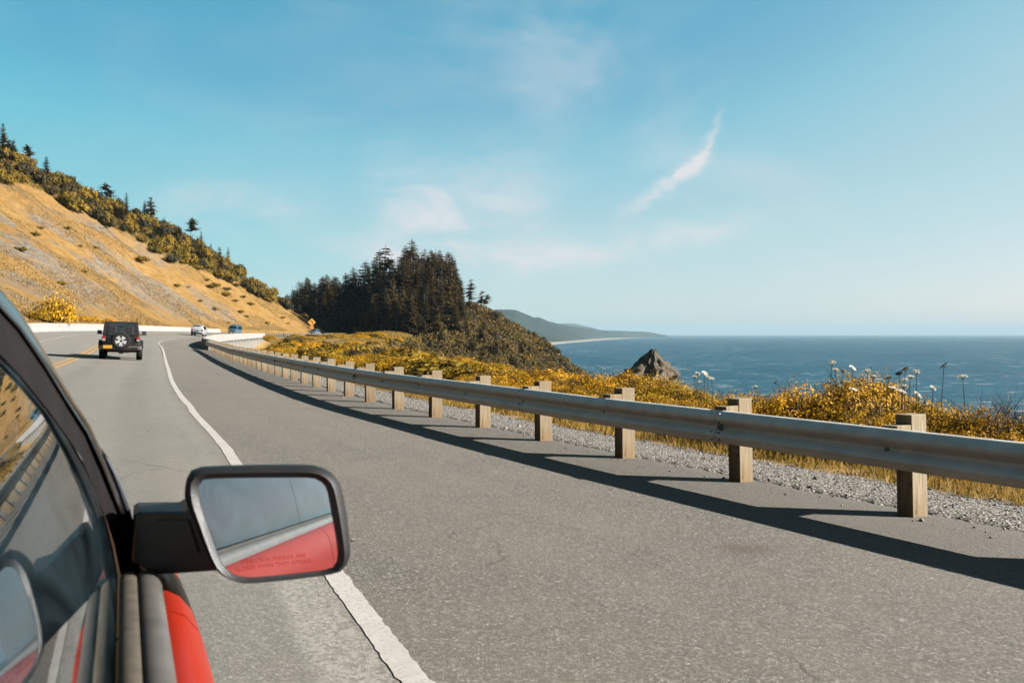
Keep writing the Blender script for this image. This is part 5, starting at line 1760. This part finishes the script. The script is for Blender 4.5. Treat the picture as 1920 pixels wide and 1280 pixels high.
# conifers on the headland
SKX = [530, 545, 560, 575, 588, 600, 612, 622, 635, 648, 660, 672, 682, 692, 702, 715, 730, 742, 755, 770, 785, 800, 812, 824, 836, 848, 858, 866]
SKY_ = [560, 545, 530, 520, 530, 522, 508, 514, 522, 512, 498, 494, 482, 492, 482, 458, 470, 462, 468, 452, 470, 464, 472, 458, 470, 478, 500, 528]
spots = []
tries = 0
while len(spots) < 240 and tries < 20000:
    tries += 1
    px = R.uniform(525, 868); dep = R.uniform(238, 312)
    if R.random() < .35: dep = R.uniform(282, 300)
    X = (px - 960) / F_PX * dep
    z, zn, r, yp, D = ground(np.array([X]), np.array([dep])); z, r, s = float(z[0]), float(r[0]), -float(r[0])
    if int(zn[0]) != 2: continue
    if -6 < s < 16 and dep < 300: continue
    q = proj((X, dep, z))
    if q[1] < 540 and False: continue
    if q[0] > 700 and q[1] > np.interp(q[0], [700, 760, 830, 868], [640, 640, 610, 575]): continue
    if any((X - a) ** 2 + (dep - b) ** 2 < 6.0 for a, b in spots): continue
    ysk = np.interp(px, SKX, SKY_)
    Hmax = (626 - ysk) / F_PX * dep + CAM_Z - z
    f = R.uniform(.80, 1.05) if dep > 280 else R.uniform(.5, .92)
    H = Hmax * f
    if dep < 262: H = min(H, R.uniform(9, 16))
    H = min(max(H, 5), 26)
    spots.append((X, dep))
    hb = 'tall' if H > 18 else ('mid height' if H > 12 else 'short')
    pb = ['far left end', 'left part', 'middle', 'crowded top', 'right edge'][min(int((px - 525) / 70), 4)]
    lb = f'{hb} dark conifer at the {pb} of the headland wood, {"back" if dep > 285 else ("middle" if dep > 262 else "front")} rows'
    tr, cr = CONI[R.randrange(6)]
    w_ = H * R.uniform(.85, 1.25)
    lb = lb.replace('dark conifer', ('slim ' if w_ / H < .98 else ('broad ' if w_ / H > 1.12 else '')) + 'dark conifer')
    plant('conifer', [('trunk', tr), ('crown', cr)], (X, dep, z - .3), (w_, w_, H), R.uniform(0, 6.28), lb, 'tree', 'conifers on the headland')
for i, (px, ptop, dep) in enumerate([(686, 488, 292), (694, 500, 286), (700, 482, 296), (707, 478, 290), (713, 468, 298), (705, 520, 276), (690, 530, 272), (698, 548, 268), (717, 500, 280)]):
    X = (px - 960) / F_PX * dep; z = gz(X, dep); H = (626 - ptop) / F_PX * dep + CAM_Z - z
    tr, cr = CONI[(0, 2, 4)[i % 3]]
    plant('conifer', [('trunk', tr), ('crown', cr)], (X, dep, z - .3), (H * 1.25, H * 1.25, H), R.uniform(0, 6.28), f'{"tall" if H > 18 else "mid height"} full dark conifer {ORD[i]} of those filling the step left of the headland top', 'tree', 'conifers on the headland')
for px, ptop, dep, k, lb in [(880, 520, 288, 2, 'lone slim tree on the right shoulder of the headland, left of the leaning pair'), (900, 543, 288, 0, 'leaning wind bent tree, left one of the pair on the headland shoulder'), (909, 548, 287, 1, 'leaning wind bent tree, right one of the pair on the headland shoulder'), (714, 458, 296, 2, 'bare topped tree poking above the left of the headland grove')]:
    X = (px - 960) / F_PX * dep; z = gz(X, dep); H = (626 - ptop) / F_PX * dep + CAM_Z - z
    tr, cr = WIND[k]
    plant('wind_bent_tree', [('trunk', tr), ('crown', cr)], (X, dep, z - .3), (H, H, H), R.uniform(0, .6), lb, 'tree', None)

# low dark trees spreading down the flank
count = tries = 0
while count < 62 and tries < 9000:
    tries += 1
    px = R.uniform(700, 985); dep = R.uniform(235, 296); X = (px - 960) / F_PX * dep
    z, zn, r, yp, D = ground(np.array([X]), np.array([dep])); z = float(z[0]); q = proj((X, dep, z))
    if int(zn[0]) != 2 or not (575 < q[1] < 700) or -r[0] > -6: continue
    if px > 870 and q[1] < np.interp(px, [870, 985], [600, 668]): continue
    H = R.uniform(4.5, 9.5) * (1 if px < 880 else .62)
    tr, cr = CONI[R.randrange(6)]
    plant('flank_tree', [('trunk', tr), ('crown', cr)], (X, dep, z - .3), (H * 1.7, H * 1.7, H), R.uniform(0, 6.28),
          f'{"taller" if H > 6 else "stunted"} dark tree on the {"upper" if z > 2 else ("middle" if z > -6 else "lower")} {"left" if px < 790 else ("middle" if px < 880 else "right")} face of the headland', 'tree', 'low trees on the headland flank')
    count += 1
# rounded bushy trees in front of the wood, by the far road
count = tries = 0
while count < 26 and tries < 6000:
    tries += 1
    px = R.uniform(550, 745); dep = R.uniform(236, 285); X = (px - 960) / F_PX * dep
    z, zn, r, yp, D = ground(np.array([X]), np.array([dep])); z = float(z[0]); s_ = -float(r[0])
    if int(zn[0]) != 2 or (-5 < s_ < 17): continue
    hw = R.uniform(2.6, 4.4); me = (DARK_B + OLIVE_B[:2])[R.randrange(6)]
    lone('rounded_tree', me, (X, dep, z - .4), (hw, hw, hw * R.uniform(1.2, 1.9)), R.uniform(0, 6.28), f'rounded {"dark" if me in DARK_B else "olive"} bushy tree before the conifers, {"left of" if px < 620 else ("behind" if px < 690 else "right of")} the far road', 'tree', 'rounded trees before the conifers')
    count += 1

# undergrowth of the wood and scrub on the headland flank
count = tries = 0
while count < 290 and tries < 30000:
    tries += 1
    px = R.choice([R.uniform(540, 1090), R.uniform(860, 1090), R.uniform(980, 1092)]); dep = R.uniform(175, 312); X = (px - 960) / F_PX * dep
    z, zn, r, yp, D = ground(np.array([X]), np.array([dep])); z = float(z[0]); s = -float(r[0])
    if int(zn[0]) != 2 or z < -24 or (-3.5 < s < 15 and dep < 295): continue
    wood = px < 860 and proj((X, dep, z))[1] < 640
    hw = R.uniform(1.3, 2.8)
    me = DARK_B[R.randrange(4)] if (R.random() < (.78 if px < 900 else .70)) else OLIVE_B[R.randrange(4)]
    lone('headland_shrub', me, (X, dep, z - .4), (hw, hw, hw * R.uniform(.8, 1.3)), R.uniform(0, 6.28), f'{"small" if hw < 1.8 else ("medium" if hw < 2.3 else "large")} {"dark" if me in DARK_B else "olive"} shrub ' + ('in the undergrowth below the headland conifers' if wood else f'on the {"upper" if z > -3 else ("middle" if z > -12 else "lower")} {"left" if px < 880 else ("middle" if px < 980 else "right")} flank of the headland'), 'shrub', 'shrubs covering the headland')
    count += 1


def scatter(n, xr, yr, keep, size, mat, name, label, aspect=.5, lift=(0, .6), jit=.55):
    X = NR.uniform(*xr, n); Y = NR.uniform(*yr, n)
    z, zn, r, yp, D = ground(X, Y)
    k = keep(X, Y, z, zn, r, yp, D)
    X, Y, z = X[k], Y[k], z[k]
    P = np.stack([X, Y, z + NR.uniform(*lift, len(X))], 1)
    Nn = np.tile([.35, -.55, .6], (len(X), 1))      # leaves lean to the light and the open side
    V, Fq = leaves(P, Nn, size, aspect, jit)
    return tag(link(name, npmesh(name, V, Fq, mat)), label, kind='stuff')


scatter(400000, (-95, 60), (75, 385), lambda X, Y, z, zn, r, yp, D: (zn == 2) & (z > -26) & ~((-r > -3) & (-r < 14) & (Y < 292)) & (vnoise(X * .35, Y * .35, 3) > -.35), .34, M['dark_leaf'], 'scrub_cover', 'dense dark scrub covering the headland slope', .6, (0, 1.6), .7)
scatter(26000, (-95, 60), (226, 300), lambda X, Y, z, zn, r, yp, D: (zn == 2) & (z > -26) & (vnoise(X * .11, Y * .07, 3) > .2) & ~((-r > -3) & (-r < 14)), .30, M['olive_leaf'], 'olive_scrub_cover', 'yellow olive scrub patches on the headland slope', .55, (.3, 1.2), .5)
scatter(330000, (-75, -2), (24, 235), lambda X, Y, z, zn, r, yp, D: (zn == 0) & (r > 2.2 + Y * .01) & (z > -12) & (vnoise(X * .14 + 9, Y * .10, 3) > -.16 - .5 * sst(Y, 80, 140)) & ~((np.abs(X / Y + .222) < .014) & (Y > 70) & (Y < 190)), .095, M['cover_leaf'], 'ground_cover', 'low golden green ground cover between road and headland', .5, (0, .35), .6)

def in_band(X, Y, z, zn, r, yp, D):
    px = 960 + F_PX * X / Y; py = 626 - F_PX * (z - CAM_Z) / Y
    return (zn == 1) & (py < np.interp(px, BX, BY) - 4) & (px > -60)
scatter(420000, (-150, -40), (110, 285), in_band, .20, M['olive_leaf'], 'crest_undergrowth', 'olive undergrowth between the shrubs of the hillside crest', .5, (0, .8), .5)
# dry grass: blades
def blades(X, Y, z, h, w, name, label, mat):
    n = len(X)
    a = NR.uniform(0, 2 * math.pi, n); hh = h * NR.uniform(.5, 1.4, n); ww = w * NR.uniform(.7, 1.3, n)
    lx = NR.normal(.1, .35, n) * hh; ly = NR.normal(0, .35, n) * hh
    V = np.stack([np.stack([X - np.cos(a) * ww, Y - np.sin(a) * ww, z], 1), np.stack([X + np.cos(a) * ww, Y + np.sin(a) * ww, z], 1), np.stack([X + lx, Y + ly, z + hh], 1)], 1).reshape(-1, 3)
    k = np.arange(n)[:, None] * 3
    return tag(link(name, npmesh(name, V, np.concatenate([k, k + 1, k + 2], 1), mat)), label, kind='stuff')


n = 300000
Sx = NR.uniform(0, 70, n) ** 1.0; rx = NR.uniform(1.7, 9, n)
xs = np.interp(Sx, CS, C[:, 0]) - np.interp(Sx, CS, CN[:, 0]) * rx; ys = np.interp(Sx, CS, C[:, 1]) - np.interp(Sx, CS, CN[:, 1]) * rx
kp = (vnoise(xs * 1.3, ys * 1.3, 3) + (rx - 2.2) * .5 > -.25) & (ys > 2)
xs, ys = xs[kp], ys[kp]
blades(xs, ys, ground(xs, ys)[0] - .01, .135, .007, 'dry_grass', 'golden dry grass behind the gravel shoulder', M['grass'])
n = 260000
Yq = NR.uniform(55, 270, n); Dq = NR.uniform(.5, 60, n); Sq = np.interp(Yq, C[:, 1], CS)
so = wall_off(Sq) + 1.4 + Dq
xs = np.interp(Sq, CS, C[:, 0]) + np.interp(Sq, CS, CN[:, 0]) * so; ys = np.interp(Sq, CS, C[:, 1]) + np.interp(Sq, CS, CN[:, 1]) * so
zz, zn, *_ = ground(xs, ys)
kp = (zn == 1) & (vnoise(xs * .09, ys * .09, 3) > -.02)
M['slope_grass'] = foliage('slope_grass_blade', [(0, (.17, .100, .035)), (.5, (.25, .155, .056)), (1, (.33, .228, .105))], .2, .1)
blades(xs[kp], ys[kp], zz[kp] - .03, .24, .055, 'slope_grass', 'dry golden grass tufts on the hillside', M['slope_grass'])

# gravel on the shoulder: low-poly pebbles in one mesh
n = 16000
Sx = 8 + 40 * NR.random(n) ** 1.6; rx = NR.uniform(.28, 2.6, n)
rx = np.where(NR.random(n) < .02, NR.uniform(-.3, .3, n), rx)
xs = np.interp(Sx, CS, C[:, 0]) - np.interp(Sx, CS, CN[:, 0]) * rx; ys = np.interp(Sx, CS, C[:, 1]) - np.interp(Sx, CS, CN[:, 1]) * rx
kp = (vnoise(xs * 1.5, ys * 1.5, 3) * .6 + sst(rx, .25, .55) - sst(rx, 1.6, 2.7) * 1.1 > .35) | (rx < .3)
xs, ys, rk = xs[kp], ys[kp], rx[kp]; zs = np.where(rk < .3, zr(ys) + .004 + sup(ys) * np.maximum(-rk, -.4), ground(xs, ys)[0])
m_ = len(xs)
octv = np.array([(1, 0, 0), (0, 1, 0), (-1, 0, 0), (0, -1, 0), (0, 0, .8), (0, 0, -.6)], float)
octf = np.array([(0, 1, 4), (1, 2, 4), (2, 3, 4), (3, 0, 4), (1, 0, 5), (2, 1, 5), (3, 2, 5), (0, 3, 5)])
sz = NR.lognormal(math.log(.011), .38, m_)[:, None, None]
vv = octv[None] * sz * NR.uniform(.6, 1.4, (m_, 6, 3)); ca, sa = np.cos(NR.uniform(0, 6.28, m_)), np.sin(NR.uniform(0, 6.28, m_))
rot = vv.copy(); rot[..., 0] = vv[..., 0] * ca[:, None] - vv[..., 1] * sa[:, None]; rot[..., 1] = vv[..., 0] * sa[:, None] + vv[..., 1] * ca[:, None]
rot += np.stack([xs, ys, zs], 1)[:, None, :]
tag(link('gravel', npmesh('gravel', rot.reshape(-1, 3), (octf[None] + (np.arange(m_) * 6)[:, None, None]).reshape(-1, 3), M['pebble'])), 'loose grey gravel on the road shoulder under the guardrail', kind='stuff')

# ------------------------------------------------------------------ white umbel flowers
def umbel(name, r, mat, seed):
    rng = np.random.default_rng(seed)
    n = 70
    a = rng.uniform(0, 6.28, n); q = np.sqrt(rng.random(n)) * r
    P = np.stack([np.cos(a) * q, np.sin(a) * q, (.30 * r) * (1 - (q / r) ** 2) + rng.uniform(-.004, .004, n)], 1)
    V, Fq = leaves(P, np.tile([0, 0, 1.0], (n, 1)), .012, .8, .5, rng)
    return npmesh(name, V, Fq, mat)


HEADS = [umbel('flower_head', .062, M['umbel'], 1), umbel('flower_head', .048, M['umbel'], 2), umbel('flower_head', .05, M['umbel_dry'], 3)]
FL = [(1560, 681, 12.6, 0), (1567, 693, 12.8, 1), (1599, 690, 12.4, 0), (1581, 696, 12.9, 2), (1626, 695, 12.2, 0), (1638, 706, 12.0, 1), (1666, 709, 11.6, 2), (1697, 692, 11.4, 2), (1718, 697, 11.6, 0), (1686, 700, 11.4, 2), (1707, 706, 11.8, 1), (1694, 713, 11.5, 0), (1694, 723, 11.4, 1), (1674, 728, 11.2, 0), (1690, 734, 11.2, 0), (1722, 740, 11.0, 0), (1770, 685, 11.2, 2), (1805, 706, 11.0, 0), (1750, 727, 11.0, 1), (1308, 700, 15.0, 1), (1303, 706, 15.2, 1), (1322, 700, 14.8, 0), (1328, 707, 15.1, 1), (1334, 710, 14.7, 0), (1312, 716, 14.6, 1), (1416, 725, 13.4, 1), (1165, 738, 16.4, 0), (1600, 730, 11.0, 1)]
clusters = lambda px: 'left group over the sea' if px < 1345 else ('behind the second post' if px < 1450 else ('above the big bush' if px < 1650 else ('right group over the sea' if px < 1735 else 'far right over the sea')))
seen = {}
for i, (px, py, dep, k) in enumerate(sorted(FL)):
    p = at(px, py, dep); g = gz(p.x, p.y)
    root = empty('wild_carrot_flower', (p.x, p.y, g))
    kind = ['large white', 'small white', 'brown dried'][k]
    c_ = clusters(px); key = (kind, c_); seen[key] = seen.get(key, 0) + 1
    tag(root, f'{kind} umbel flower, {ORD[seen[key] - 1]} such from left in the {c_}', 'flower', 'umbel flowers above the bushes')
    h = p.z - g
    st_ = MB().tube([(R.uniform(-.12, .12), R.uniform(-.1, .1), 0), (R.uniform(-.04, .04), 0, h * .6), (0, 0, h)], [.008, .006, .004], 5)
    for q in range(9):
        a = q * 6.283 / 9; st_.tube([(0, 0, h - .035), (math.cos(a) * .035, math.sin(a) * .035, h + .002)], [.0025, .0015], 3, False)
    st_.build('stem', M['stem'], root)
    hd = link('flower_head', HEADS[k], root); hd.location = (0, 0, h); hd.rotation_euler = (R.uniform(.0, .75), R.uniform(-.4, .4), R.uniform(0, 6))
    if px in (1770,): hd.scale = (1.3, 1.3, .8)
